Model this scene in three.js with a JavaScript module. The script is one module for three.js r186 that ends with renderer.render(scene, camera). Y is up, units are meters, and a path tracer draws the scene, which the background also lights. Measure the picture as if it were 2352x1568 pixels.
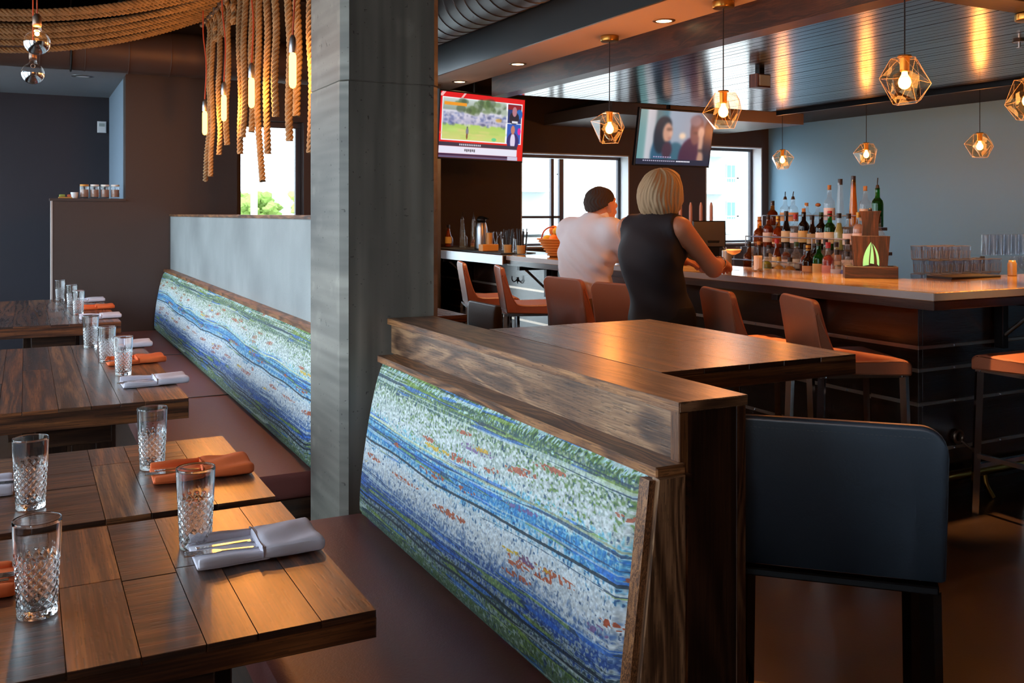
import * as THREE from 'three';
import { mergeGeometries } from 'three/addons/utils/BufferGeometryUtils.js';
import { ConvexGeometry } from 'three/addons/geometries/ConvexGeometry.js';
import { RectAreaLightUniformsLib } from 'three/addons/lights/RectAreaLightUniformsLib.js';
RectAreaLightUniformsLib.init();

// ---------------------------------------------------------------- camera, sky, exposure
const scene = new THREE.Scene();
const camera = new THREE.PerspectiveCamera(2 * Math.atan(784 / 2165) * 180 / Math.PI, 1.5, 0.05, 800);
camera.position.set(0, 1.42, 0);
camera.rotation.y = -27.3 * Math.PI / 180;
camera.setViewOffset(2352, 1568, 0, 294, 2352, 1568);          // lens shifted down, verticals stay upright
scene.add(camera);
scene.background = new THREE.Color().setRGB(0.87, 0.94, 1.0);     // even overcast sky
scene.backgroundIntensity = 8.6;
const renderer = new THREE.WebGLRenderer({ antialias: true });
renderer.toneMapping = THREE.LinearToneMapping;
renderer.toneMappingExposure = 1.0;
renderer.shadowMap.enabled = true;

// ---------------------------------------------------------------- helpers
const PI = Math.PI, V = (x, y, z) => new THREE.Vector3(x, y, z);
let seed_ = 12345;
const rnd = () => { seed_ = (seed_ + 0x6d2b79f5) | 0; let t = Math.imul(seed_ ^ (seed_ >>> 15), 1 | seed_); t = (t + Math.imul(t ^ (t >>> 7), 61 | t)) ^ t; return ((t ^ (t >>> 14)) >>> 0) / 4294967296; };
const rr = (a, b) => a + (b - a) * rnd();
const clamp = (x, a = 0, b = 1) => Math.min(b, Math.max(a, x)), mix = (a, b, t) => a + (b - a) * t, sstep = (a, b, x) => { const t = clamp((x - a) / (b - a)); return t * t * (3 - 2 * t); };
const hash = (x, y, s) => { let h = Math.imul(x, 374761393) ^ Math.imul(y, 668265263) ^ Math.imul(s, 1274126177); h = Math.imul(h ^ (h >>> 13), 1274126177); return ((h ^ (h >>> 16)) >>> 0) / 4294967296; };
// value noise that repeats after px, py cells
function vn(x, y, px, py, s = 1) {
  const ix = Math.floor(x), iy = Math.floor(y), fx = x - ix, fy = y - iy, u = fx * fx * (3 - 2 * fx), v = fy * fy * (3 - 2 * fy);
  const m = (a, p) => ((a % p) + p) % p, x0 = m(ix, px), x1 = m(ix + 1, px), y0 = m(iy, py), y1 = m(iy + 1, py);
  return mix(mix(hash(x0, y0, s), hash(x1, y0, s), u), mix(hash(x0, y1, s), hash(x1, y1, s), u), v);
}
const fbm = (u, v, cx, cy, s, oct = 4) => { let a = 0.5, r = 0, n = 0; for (let i = 0; i < oct; i++) { r += a * vn(u * cx, v * cy, cx, cy, s + i); n += a; a *= 0.5; cx *= 2; cy *= 2; } return r / n; };
function tex(w, h, f, srgb, mw, mh) {           // f(u, v) -> [r, g, b] 0..255 or a number; covers mw x mh metres
  const d = new Uint8Array(w * h * 4);
  for (let y = 0, i = 0; y < h; y++) for (let x = 0; x < w; x++, i += 4) {
    const c = f((x + 0.5) / w, (y + 0.5) / h), a = typeof c === 'number' ? [c, c, c] : c;
    d[i] = clamp(a[0], 0, 255); d[i + 1] = clamp(a[1], 0, 255); d[i + 2] = clamp(a[2], 0, 255); d[i + 3] = 255;
  }
  const t = new THREE.DataTexture(d, w, h); t.magFilter = THREE.LinearFilter; t.minFilter = THREE.LinearMipmapLinearFilter; t.generateMipmaps = true;
  t.wrapS = t.wrapT = THREE.RepeatWrapping; if (srgb) t.colorSpace = THREE.SRGBColorSpace;
  t.repeat.set(1 / mw, 1 / mh); t.needsUpdate = true; return t;
}
const canvasTex = (w, h, draw) => { const c = document.createElement('canvas'); c.width = w; c.height = h; draw(c.getContext('2d'), w, h); const t = new THREE.CanvasTexture(c); t.colorSpace = THREE.SRGBColorSpace; t.magFilter = THREE.LinearFilter; return t; };
const S = (hex, o = {}) => new THREE.MeshStandardMaterial({ color: hex, roughness: 0.6, ...o });
const Ph = (hex, o = {}) => new THREE.MeshPhysicalMaterial({ color: hex, roughness: 0.5, ...o });

const names = {};
const numbered = (n) => { const k = names[n] = (names[n] ?? -1) + 1; return k ? n + '_' + String(k).padStart(3, '0') : n; };
const shade = (o) => { o.traverse((m) => { if (m.isMesh) { m.castShadow = true; m.receiveShadow = true; } }); return o; };
function thing(name, label, category, pos = [0, 0, 0], turn = 0, group) {
  const o = new THREE.Group(); o.name = numbered(name); o.position.set(...pos); o.rotation.y = turn; o.userData = { label, category };
  if (group) o.userData.group = group; scene.add(o); return o;
}
const part = (parent, name, geo, mat, pos, rot) => { const m = new THREE.Mesh(geo, mat); m.name = name; if (pos) m.position.set(...pos); if (rot) m.rotation.set(...rot); m.castShadow = m.receiveShadow = true; parent.add(m); return m; };
const one = (name, geo, mat, label, category, pos = [0, 0, 0], turn = 0, group) => { const m = part(scene, numbered(name), geo, mat, pos, [0, turn, 0]); m.userData = { label, category }; if (group) m.userData.group = group; return m; };
const struct = (name, geo, mat, label, pos) => { const m = part(scene, name, geo, mat, pos); m.userData = { kind: 'structure', label, category: name.split('_')[0] }; return m; };
function dup(o, label, pos, turn = 0, group) { const c = o.clone(); c.name = numbered(o.name.replace(/_\d{3}$/, '')); c.userData = { ...o.userData, label }; if (group) c.userData.group = group; if (pos) c.position.set(...pos); c.rotation.y = turn; scene.add(c); return c; }

const ni = (g) => (g.index ? g.toNonIndexed() : g);
function uvm(geo, grain = 'x', ou = rnd() * 3, ov = rnd() * 3) {   // uv in metres by face direction, u along the grain
  const g = ni(geo), p = g.attributes.position, n = p.count, uv = new Float32Array(n * 2), a = V(), b = V(), c = V(), ax = 'xyz';
  for (let i = 0; i < n; i += 3) {
    a.fromBufferAttribute(p, i); b.fromBufferAttribute(p, i + 1); c.fromBufferAttribute(p, i + 2);
    const nx = b.clone().sub(a).cross(c.clone().sub(a)), q = [Math.abs(nx.x), Math.abs(nx.y), Math.abs(nx.z)], d = q[0] >= q[1] && q[0] >= q[2] ? 0 : q[1] >= q[2] ? 1 : 2;
    let rest = [0, 1, 2].filter((k) => k !== d); const gi = ax.indexOf(grain); if (rest[1] === gi) rest = [rest[1], rest[0]];
    [a, b, c].forEach((w, k) => { uv[(i + k) * 2] = w.getComponent(rest[0]) + ou; uv[(i + k) * 2 + 1] = w.getComponent(rest[1]) + ov; });
  }
  g.setAttribute('uv', new THREE.BufferAttribute(uv, 2)); return g;
}
function cb(w, h, d, c = 0.003) {              // box with chamfered edges, 28 triangles
  c = Math.min(c, w / 3, h / 3, d / 3);
  const s = new THREE.Shape(), x = w / 2 - c, y = h / 2 - c; s.moveTo(-x, -y); s.lineTo(x, -y); s.lineTo(x, y); s.lineTo(-x, y); s.closePath();
  return new THREE.ExtrudeGeometry(s, { depth: d - 2 * c, bevelEnabled: true, bevelThickness: c, bevelSize: c, bevelSegments: 1, curveSegments: 1 }).translate(0, 0, -d / 2 + c);
}
const box = (w, h, d) => new THREE.BoxGeometry(w, h, d).toNonIndexed();
const span = (x0, x1, y0, y1, z0, z1, c = 0) => (c ? cb(x1 - x0, y1 - y0, z1 - z0, c) : box(x1 - x0, y1 - y0, z1 - z0)).translate((x0 + x1) / 2, (y0 + y1) / 2, (z0 + z1) / 2);
const mg = (list) => mergeGeometries(list.map((g) => { const q = ni(g); for (const k of Object.keys(q.attributes)) if (!['position', 'normal', 'uv'].includes(k)) q.deleteAttribute(k); return q; }));
const cyl = (r0, r1, h, n = 24, open = false) => new THREE.CylinderGeometry(r0, r1, h, n, 1, open);
const lathe = (pts, n = 32) => new THREE.LatheGeometry(pts.map(([x, y]) => new THREE.Vector2(x, y)), n);
const tube = (pts, r, n = 24, k = 8) => new THREE.TubeGeometry(new THREE.CatmullRomCurve3(pts.map((p) => V(...p))), n, r, k, false);
function bar(a, b, w, h = w) { const A = V(...a), B = V(...b), L = A.distanceTo(B), g = box(w, L, h); const q = new THREE.Quaternion().setFromUnitVectors(V(0, 1, 0), B.clone().sub(A).normalize()); return g.applyQuaternion(q).translate((A.x + B.x) / 2, (A.y + B.y) / 2, (A.z + B.z) / 2); }
function rod(a, b, r, n = 10) { const A = V(...a), B = V(...b), g = cyl(r, r, A.distanceTo(B), n); g.applyQuaternion(new THREE.Quaternion().setFromUnitVectors(V(0, 1, 0), B.clone().sub(A).normalize())); return g.translate((A.x + B.x) / 2, (A.y + B.y) / 2, (A.z + B.z) / 2); }
function pad(w, h, d, r, bulge = 0, seg = 10) {    // soft cushion: rounded box whose big faces swell a little
  const g = new THREE.BoxGeometry(w, h, d, seg * 2, seg, seg * 2), p = g.attributes.position, v = V();
  for (let i = 0; i < p.count; i++) {
    v.fromBufferAttribute(p, i);
    const cx = clamp(v.x, -w / 2 + r, w / 2 - r), cy = clamp(v.y, -h / 2 + r, h / 2 - r), cz = clamp(v.z, -d / 2 + r, d / 2 - r), q = V(v.x - cx, v.y - cy, v.z - cz);
    if (q.lengthSq() > 0) q.setLength(r);
    v.set(cx + q.x, cy + q.y, cz + q.z);
    const fx = 1 - (2 * v.x / w) ** 2, fy = 1 - (2 * v.y / h) ** 2, fz = 1 - (2 * v.z / d) ** 2;
    const m = Math.min(w, h, d);
    if (m === h) v.y += Math.sign(v.y) * bulge * Math.max(0, fx) ** 0.4 * Math.max(0, fz) ** 0.4; else if (m === w) v.x += Math.sign(v.x) * bulge * Math.max(0, fy) ** 0.4 * Math.max(0, fz) ** 0.4; else v.z += Math.sign(v.z) * bulge * Math.max(0, fx) ** 0.4 * Math.max(0, fy) ** 0.4;
    p.setXYZ(i, v.x, v.y, v.z);
  }
  g.computeVertexNormals(); return g;
}

// ---------------------------------------------------------------- textures and materials
function wood(seed, c0, c1, c2, L = 2.2, W = 0.55, bend = 0.05, nw = 1024, nh = 512) {   // grain along u
  const f = (u, v) => {
    const warp = (fbm(u, v, 3, 4, seed, 3) - 0.5) * bend * 6 + (fbm(u, v, 10, 6, seed + 5, 2) - 0.5) * bend * 0.8;
    const y = v + warp * 0.2, ring = 0.5 + 0.5 * Math.sin((y * 9 + fbm(u, y, 2, 6, seed + 9, 3) * 5) * 2 * PI);
    const fine = vn(u * 28, v * 256, 28, 256, seed + 20), pore = vn(u * 60, v * 480, 60, 480, seed + 21), tone = fbm(u, v, 2, 8, seed + 30, 3);
    return [ring * 0.52 + tone * 0.42 + (fine - 0.5) * 0.5, pore, fine];
  };
  const lerp3 = (a, b, t) => a.map((x, i) => mix(x, b[i], t));
  const map = tex(nw, nh, (u, v) => { const [k, pore] = f(u, v), c = k < 0.5 ? lerp3(c0, c1, clamp(k * 2)) : lerp3(c1, c2, clamp(k * 2 - 1)); const d = pore > 0.8 ? 0.72 : 1; return c.map((x) => x * d); }, true, L, W);
  const bump = tex(nw / 2, nh / 2, (u, v) => { const [k, pore] = f(u, v); return 150 + 60 * k - (pore > 0.8 ? 90 : 0); }, false, L, W);
  return { map, bump };
}
const wReclaim = wood(3, [46, 26, 16], [104, 66, 40], [158, 108, 64]);
const wWalnut = wood(41, [66, 44, 32], [128, 92, 66], [182, 142, 104], 1.4, 0.5, 0.3);
const wDark = wood(77, [26, 16, 12], [50, 32, 23], [72, 48, 34]);
const woodMat = (w, tint, o = {}) => Ph(tint, { map: w.map, bumpMap: w.bump, bumpScale: 0.0006, roughness: 0.35, ...o });
const mBoards = [[0xffffff], [0xd8c8bc], [0xb9a79c], [0xffe2c4], [0xcdb09a], [0x9d8a80]].map(([c]) => woodMat(wReclaim, c, { roughness: 0.5, clearcoat: 1, clearcoatRoughness: 0.27, bumpScale: 0.0016 }));
const mEdge = woodMat(wReclaim, 0xe6d2c0, { roughness: 0.45 });
const mWalnut = woodMat(wWalnut, 0xffffff, { roughness: 0.34, clearcoat: 0.25, clearcoatRoughness: 0.3 });
const mWalnutPale = woodMat(wWalnut, 0xffe8cc, { roughness: 0.4 });
const mDarkWood = woodMat(wDark, 0xffffff, { roughness: 0.3, clearcoat: 0.3, clearcoatRoughness: 0.2 });
const mBarBoard = woodMat(wDark, 0xd8c6be, { roughness: 0.26, clearcoat: 0.6, clearcoatRoughness: 0.18 });
const wGold = wood(91, [126, 84, 44], [186, 138, 80], [222, 182, 122], 2.0, 0.6, 0.12);
const mBarTop = woodMat(wGold, 0xffffff, { roughness: 0.18, clearcoat: 0.9, clearcoatRoughness: 0.08 });
const mBarEdge = S(0xa89c96, { roughness: 0.4, bumpMap: wGold.bump, bumpScale: 0.0004 });
const mPlank = woodMat(wDark, 0x9fa4b4, { roughness: 0.2, clearcoat: 0.9, clearcoatRoughness: 0.14, bumpScale: 0.0003 });
const fine = tex(512, 512, (u, v) => 128 + 120 * (fbm(u, v, 64, 64, 7, 3) - 0.5), false, 0.35, 0.35);
const concreteF = (u, v) => { const big = fbm(u, v, 3, 2, 11, 5), str = fbm(u, v, 24, 3, 17, 3), pit = vn(u * 120, v * 240, 120, 240, 5), sp = fbm(u, v, 8, 14, 23, 4); return [big, str, pit, sp]; };
const concMap = tex(512, 1024, (u, v) => { const [b, s, p, sp] = concreteF(u, v); let k = 118 + 104 * (b - 0.5) + 54 * (s - 0.5); if (p > 0.955) k -= 36; k += 22 * sstep(0.6, 0.75, sp) * s; return [k * 1.03, k * 0.99, k * 0.92]; }, true, 0.9, 1.8);
const concBump = tex(512, 1024, (u, v) => { const [b, s, p] = concreteF(u, v); return 140 + 50 * (b - 0.5) + 30 * (s - 0.5) - (p > 0.955 ? 100 : 0); }, false, 0.9, 1.8);
const mConcrete = S(0xffffff, { map: concMap, bumpMap: concBump, bumpScale: 0.002, roughness: 0.48 });
const panelMap = tex(512, 512, (u, v) => { const k = 158 + 46 * (fbm(u, v, 4, 3, 61, 5) - 0.5) + 6 * (fbm(u, v, 40, 8, 63, 2) - 0.5); return [k * 0.97, k, k * 1.0]; }, true, 1.6, 0.9);
const mPanel = S(0xffffff, { map: panelMap, roughness: 0.42, bumpMap: fine, bumpScale: 0.0006 });
const floorF = (u, v) => fbm(u, v, 5, 5, 201, 6) * 0.65 + fbm(u, v, 30, 30, 207, 4) * 0.35;
const floorMap = tex(1024, 1024, (u, v) => { const k = floorF(u, v), m = fbm(u, v, 3, 3, 222, 3); return [mix(24, 72, k) + 10 * m, mix(17, 50, k) + 5 * m, mix(12, 34, k)]; }, true, 5, 5);
const floorRough = tex(512, 512, (u, v) => 70 + 90 * floorF(u, v), false, 5, 5);
const mFloor = S(0xffffff, { map: floorMap, roughnessMap: floorRough, roughness: 0.75, bumpMap: fine, bumpScale: 0.0003 });
const wallM = (c, r = 0.7) => S(c, { roughness: r, bumpMap: fine, bumpScale: 0.0007 });
const mWallBrown = wallM(0x3f3431, 0.55), mWallNight = wallM(0x24212a, 0.6), mWallBlue = wallM(0x7fb0cc, 0.5), mBarWall = wallM(0x54473e, 0.6), mCeilDark = wallM(0x2a2422, 0.8), mBeige = wallM(0xb09a8a, 0.7), mFascia = S(0x3a4046, { roughness: 0.35 }), mWhiteWall = wallM(0xb4b6b8);
const leatherBump = tex(512, 512, (u, v) => { const a = fbm(u, v, 40, 40, 301, 3), b = vn(u * 90, v * 90, 90, 90, 305); return 128 + 90 * (a - 0.5) + 60 * (b - 0.5); }, false, 0.25, 0.25);
const leather = (c, r, o = {}) => Ph(c, { roughness: r, bumpMap: leatherBump, bumpScale: 0.0007, ...o });
const mSeatRed = leather(0x6d3a36, 0.42), mTan = leather(0xa8664a, 0.4), mBlackLeather = leather(0x3a4450, 0.4, { clearcoat: 0.5, clearcoatRoughness: 0.35 }), mBlackLeatherEdge = leather(0x5d3f31, 0.5);
const mChrome = S(0xd4d6da, { metalness: 1, roughness: 0.14 }), mSteel = S(0xb9bcc0, { metalness: 1, roughness: 0.3 }), mBrass = S(0xc79a4e, { metalness: 1, roughness: 0.28 }), mBlackMetal = S(0x17171a, { metalness: 0.6, roughness: 0.38 }), mDarkFrame = S(0x4a4a50, { roughness: 0.4, metalness: 0.3 }), mBronze = S(0x8a7264, { metalness: 0.85, roughness: 0.36 }), mBlackPlastic = S(0x121316, { roughness: 0.35 }), mStrip = S(0xc2b2a4, { metalness: 0.9, roughness: 0.32 });
const mDuct = S(0x3b3c40, { metalness: 0.55, roughness: 0.42 });
const mGlass = Ph(0xffffff, { transmission: 1, thickness: 0.01, ior: 1.5, roughness: 0.01 });
const mPane = Ph(0xf4fbff, { transmission: 1, thickness: 0, ior: 1.45, roughness: 0.0 }), mTinted = Ph(new THREE.Color().setRGB(0.86, 0.89, 0.91), { transmission: 1, thickness: 0, ior: 1.45, roughness: 0.0 });
const mThin = Ph(0xffffff, { transmission: 1, thickness: 0, ior: 1.5, roughness: 0.02 });
const mPendantGlass = Ph(0xfff0dc, { transmission: 1, thickness: 0, ior: 1.6, roughness: 0.01 });
const glow = (c, k) => S(0x000000, { emissive: c, emissiveIntensity: k, roughness: 1 });
const mBulb = glow(0xffc070, 14), mFilament = glow(0xffa040, 13), mDown = glow(0xffd9a0, 9);
const WARM = 0xffa95c;

// abstract painted weave of the booth backs: u along the bench (2.4 m), v up (0.52 m)
const bandList = [[0.0, [56, 80, 74]], [0.07, [92, 112, 96]], [0.11, [60, 84, 42]], [0.15, [130, 150, 150]], [0.185, [34, 52, 62]], [0.22, [150, 165, 172]], [0.26, [30, 62, 128]], [0.32, [96, 122, 160]], [0.40, [196, 202, 206]], [0.5, [186, 198, 206]], [0.55, [92, 156, 190]], [0.6, [36, 108, 168]], [0.655, [128, 184, 200]], [0.70, [176, 186, 182]], [0.80, [160, 174, 166]], [0.86, [120, 142, 104]], [0.90, [44, 76, 84]], [0.935, [96, 124, 66]], [0.965, [170, 204, 206]], [1.0, [190, 214, 214]]];
const bandAt = (t) => { let i = 0; while (i < bandList.length - 2 && t > bandList[i + 1][0]) i++; const [a, ca] = bandList[i], [b, cb2] = bandList[i + 1], k = clamp((t - a) / (b - a)); return ca.map((x, j) => mix(x, cb2[j], k)); };
const rust = []; for (let i = 0; i < 44; i++) rust.push([rnd(), [0.42, 0.74, 0.6, 0.38, 0.8][i % 5] + rr(-0.04, 0.04), rr(0.014, 0.05), rr(0.010, 0.02), i % 7 === 3 ? [196, 158, 40] : i % 9 === 4 ? [110, 84, 130] : [158, 74, 44]]);
const weave = tex(2048, 512, (u, v) => {
  const wob = 0.022 * Math.sin(2 * PI * (u + 0.1)) + 0.012 * Math.sin(2 * PI * (2 * u + 0.37)) + 0.06 * (fbm(u, v, 6, 3, 401, 3) - 0.5);
  const t = clamp(v + wob * (1 - Math.abs(2 * v - 1) ** 3) * 0.7);
  const strk = vn(u * 14, v * 90, 14, 90, 410), strk2 = fbm(u, v, 8, 40, 415, 3), fl = vn(u * 420, v * 60, 420, 60, 420), fl2 = vn(u * 300 + v * 30, v * 110, 300, 110, 425), patch = fbm(u, v, 14, 6, 430, 3), wv = vn(u * 512, v * 128, 512, 128, 440);
  const tt = clamp(t + (strk - 0.5) * 0.09 * sstep(0.3, 0.6, patch) + (fl - 0.5) * 0.11);
  let c = bandAt(tt);
  const white = [206, 212, 214], deep = [22, 48, 92], green = [84, 118, 40];
  const speck = sstep(0.28, 0.42, t) * (1 - sstep(0.5, 0.57, t)) + 0.8 * sstep(0.64, 0.7, t) * (1 - sstep(0.84, 0.9, t));
  if (fl2 > 0.72 - 0.2 * speck) c = c.map((x, i) => mix(x, white[i], 0.4 + 0.5 * speck));
  if (fl > 0.76 && fl2 < 0.45) c = c.map((x, i) => mix(x, deep[i], 0.62));
  if (t > 0.66 && fl2 < 0.22 && patch > 0.5) c = c.map((x, i) => mix(x, green[i], 0.7));
  if (strk2 > 0.62 && (t < 0.33 || (t > 0.5 && t < 0.68) || t > 0.87)) { const q = strk > 0.55 ? [40, 96, 190] : strk > 0.4 ? [22, 40, 58] : [120, 146, 52]; c = c.map((x, i) => mix(x, q[i], 0.6)); }
  for (const l of [0.535, 0.205, 0.17]) { const d = Math.abs(t - l - 0.006 * Math.sin(9 * PI * u)); if (d < 0.006) c = c.map((x, i) => mix(x, [20, 30, 40][i], 0.8)); }
  const ln = vn(u * 4 + 0.3, t * 130, 4, 130, 460); if (ln > 0.74 && (t < 0.34 || (t > 0.5 && t < 0.67) || t > 0.86)) { const q = vn(u * 3, t * 60, 3, 60, 466) > 0.5 ? [24, 44, 74] : [196, 208, 206]; c = c.map((x, i) => mix(x, q[i], 0.62)); }
  if (Math.abs(t - 0.66) < 0.005) c = c.map((x, i) => mix(x, [206, 204, 150][i], 0.6));
  for (const [ru, rv, rw, rh, rc] of rust) { let du = Math.abs(u - ru); du = Math.min(du, 1 - du); const q = (du / rw) ** 2 + ((t - rv - (u - ru) * 0.15) / rh) ** 2; if (q < 1 && fl2 > 0.42 + 0.25 * q) c = c.map((x, i) => mix(x, rc[i], 0.85)); }
  const w = 0.82 + 0.28 * wv, gr = (c[0] + c[1] + c[2]) / 3; return c.map((x) => Math.max(0, gr + (x - gr) * 1.12) * w);
}, true, 2.4, 0.52);
const weaveBump = tex(512, 128, (u, v) => 128 + 110 * (vn(u * 256, v * 64, 256, 64, 450) - 0.5), false, 0.6, 0.15);
const mWeave = S(0xffffff, { map: weave, bumpMap: weaveBump, bumpScale: 0.0012, roughness: 0.6 });

// ---------------------------------------------------------------- shell of the room
function wallZ(x0, x1, y0, y1, z0, z1, holes = []) {       // wall across x with openings [x0, x1, y0, y1]
  const out = []; let x = x0;
  for (const [a, b, c, d] of [...holes].sort((p, q) => p[0] - q[0])) { if (a > x) out.push(span(x, a, y0, y1, z0, z1)); if (c > y0) out.push(span(a, b, y0, c, z0, z1)); if (d < y1) out.push(span(a, b, d, y1, z0, z1)); x = b; }
  if (x1 > x) out.push(span(x, x1, y0, y1, z0, z1));
  return uvm(mg(out), 'x', 0, 0);
}
function wallX(z0, z1, y0, y1, x0, x1, holes = []) { const g = wallZ(z0, z1, y0, y1, x0, x1, holes); return uvm(g.applyMatrix4(new THREE.Matrix4().set(0, 0, 1, 0, 0, 1, 0, 0, -1, 0, 0, 0, 0, 0, 0, 1)), 'z', 0, 0); }  // x' = z, z' = -x
const TOP = 3.3;
struct('floor', uvm(span(-1.95, 9.5, -0.2, 0, -10.4, 3.3), 'x', 0, 0), mFloor, 'dark brown polished concrete floor');
struct('ceiling', uvm(span(-1.95, 9.5, TOP, TOP + 0.2, -10.4, 3.3), 'x', 0, 0), mCeilDark, 'dark painted open ceiling');
const leftHoles = [[-2.4, -1.1, 0.6, 2.4], [1.2, 3.1, 0.6, 2.7], [3.3, 5.2, 0.6, 2.7], [5.4, 7.3, 0.6, 2.7], [7.5, 9.8, 0.6, 2.7]];
struct('wall_left', wallX(-3.3, 10.4, 0, TOP, -1.95, -1.7, leftHoles), mWallBrown, 'brown window wall beside the dining tables');
struct('wall_back', uvm(span(-1.7, 9.5, 0, TOP, 3.0, 3.3), 'x'), mWallBrown, 'brown wall at the near end of the room');
struct('wall_right', uvm(span(9.17, 9.5, 0, TOP, -10.4, 3.0), 'z', 0, 0), mWallBlue, 'blue-grey painted wall beyond the bar');
struct('wall_far', wallZ(0.727, 3.4, 0, TOP, -8.5, -8.3, [[1.62, 2.2, 0.95, 2.23], [2.3, 3.38, 0.05, 2.95]]), mWallBrown, 'dark brown wall with a tall window behind the booths');
struct('wall_low', mg([uvm(span(0.19, 0.727, 0, 1.52, -8.5, -8.3), 'x'), uvm(span(0.17, 0.727, 1.52, 1.54, -8.52, -8.28), 'x')]), mWallBrown, 'low dark wall of the service station');
struct('trim_1', span(0.178, 0.19, 0, 1.54, -8.5, -8.297), S(0xb9b2b0, { roughness: 0.4 }), 'pale corner bead on the end of the low wall');
struct('wall_service', uvm(span(-1.7, 0.9, 0, TOP, -10.4, -10.0), 'x'), mWallNight, 'dark violet wall of the service room');
struct('wall_passage', uvm(span(0.727, 0.9, 0, TOP, -10.0, -8.5), 'z'), wallM(0x8092a4, 0.6), 'blue-grey side wall of the service room');
struct('ceiling_service', uvm(span(-1.7, 0.727, 2.55, 2.7, -10.0, -8.0), 'x'), wallM(0x77777c), 'grey lowered ceiling of the service room');
struct('wall_return', uvm(span(3.4, 3.52, 0, TOP, -10.0, -8.3), 'z'), mBarWall, 'brown return wall at the end of the bar');
const barHoles = [[5.28, 6.84, 1.0, 2.156], [8.07, 9.05, 1.0, 2.33]];
struct('wall_bar', wallZ(3.52, 9.17, 0, TOP, -10.28, -10.0, barHoles), mBarWall, 'brown wall with two windows behind the bar');

function windowUnit(n, x0, x1, y0, y1, z, bars, label, parentMat = mDarkFrame) {
  const o = new THREE.Group(); o.name = 'window_' + n; o.userData = { kind: 'structure', label, category: 'window' }; scene.add(o);
  const w = 0.05, dz = 0.05; const f = (a, b, c, d) => span(a, b, c, d, z - dz / 2, z + dz / 2, 0.004);
  part(o, 'window_frame', mg([f(x0, x1, y1 - w, y1), f(x0, x1, y0, y0 + w), f(x0, x0 + w, y0 + w, y1 - w), f(x1 - w, x1, y0 + w, y1 - w)]), parentMat);
  for (const b of bars) part(o, 'mullion', f(...b), parentMat);
  part(o, 'window_pane', span(x0 + w, x1 - w, y0 + w, y1 - w, z - 0.004, z + 0.004), mTinted); return o;
}
windowUnit(1, 5.28, 6.84, 1.0, 2.156, -10.2, [[5.92, 5.98, 1.05, 2.1], [5.33, 5.92, 1.36, 1.39], [5.8, 5.84, 1.05, 2.1]], 'dark framed bar window beside the red sports screen');
windowUnit(2, 8.07, 9.05, 1.0, 2.33, -10.2, [], 'bar window next to the blue wall');
windowUnit(3, 1.62, 2.2, 0.95, 2.23, -8.42, [], 'tall narrow window behind the hanging ropes');
windowUnit(4, 2.3, 3.38, 0.05, 2.95, -8.42, [[2.81, 2.87, 0.1, 2.9]], 'tall glazed door hidden behind the concrete column');
scene.getObjectByName('window_4').children.forEach((m) => { if (m.name === 'window_pane') m.material = mPane; });
{ // painted linings of the window openings
  const mLining = wallM(0xd8dcdf, 0.55); let n = 2;
  for (const [x0, x1, y0, y1] of barHoles) { struct('trim_' + n, mg([span(x1 - 0.014, x1, y0, y1, -10.17, -9.995), span(x0, x0 + 0.014, y0, y1, -10.17, -9.995), span(x0, x1, y1 - 0.014, y1, -10.17, -9.995), span(x0 - 0.02, x1, y0, y0 + 0.02, -10.17, -9.97)]), mLining, n === 2 ? 'pale lining of the window behind the seated man' : 'pale lining of the window beside the blue wall'); n++; }
}
leftHoles.forEach(([a, b, y0, y1], i) => {                          // large windows of the left wall, z = -a
  const o = new THREE.Group(); o.name = 'window_' + (5 + i); o.userData = { kind: 'structure', label: ['first', 'second', 'third', 'fourth', 'fifth'][i] + ' large dining room window from the near end', category: 'window' }; scene.add(o);
  const z0 = -b, z1 = -a, x = -1.85, f = (p, q, c, d) => span(x - 0.03, x + 0.03, c, d, p, q, 0.004);
  part(o, 'window_frame', mg([f(z0, z1, y1 - 0.06, y1), f(z0, z1, y0, y0 + 0.06), f(z0, z0 + 0.06, y0 + 0.06, y1 - 0.06), f(z1 - 0.06, z1, y0 + 0.06, y1 - 0.06)]), mDarkFrame);
  part(o, 'mullion', f((z0 + z1) / 2 - 0.03, (z0 + z1) / 2 + 0.03, y0 + 0.06, y1 - 0.06), mDarkFrame);
  part(o, 'window_pane', span(x - 0.004, x + 0.004, y0 + 0.06, y1 - 0.06, z0 + 0.06, z1 - 0.06), mPane);
});

// ---- soffits over the bar
struct('soffit_strip', uvm(span(3.29, 3.75, 2.65, 2.7, -10.0, 3.0), 'z'), mBeige, 'beige soffit strip along the front of the bar');
struct('soffit_fascia', uvm(span(3.27, 3.29, 2.65, TOP, -10.0, 3.0), 'z'), mFascia, 'dark fascia along the edge of the beige soffit');
struct('soffit_right', uvm(span(7.06, 9.17, 2.62, 2.75, -10.0, 3.0), 'z'), mCeilDark, 'dark ceiling strip beside the blue wall');
struct('bulkhead', mg([uvm(span(5.6, 8.35, 2.49, 2.62, -10.0, -8.5), 'x')]), wallM(0x6d625c, 0.45), 'brown bulkhead box above the bar windows');
struct('beam_front', uvm(span(3.75, 3.9, 2.475, 2.65, -7.67, -3.0, 0.004), 'z'), woodMat(wWalnut, 0x6f5240, { roughness: 0.42 }), 'brown timber beam edging the plank ceiling');
struct('beam_near', uvm(span(3.9, 7.06, 2.475, 2.7, -3.2, -3.0, 0.004), 'x'), woodMat(wWalnut, 0x4a382e, { roughness: 0.5 }), 'brown timber beam across the near end of the plank ceiling');
struct('beam_side', uvm(span(7.03, 7.06, 2.45, 2.7, -7.55, -3.2), 'z'), mBlackMetal, 'dark edging along the far side of the plank ceiling');
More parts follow.
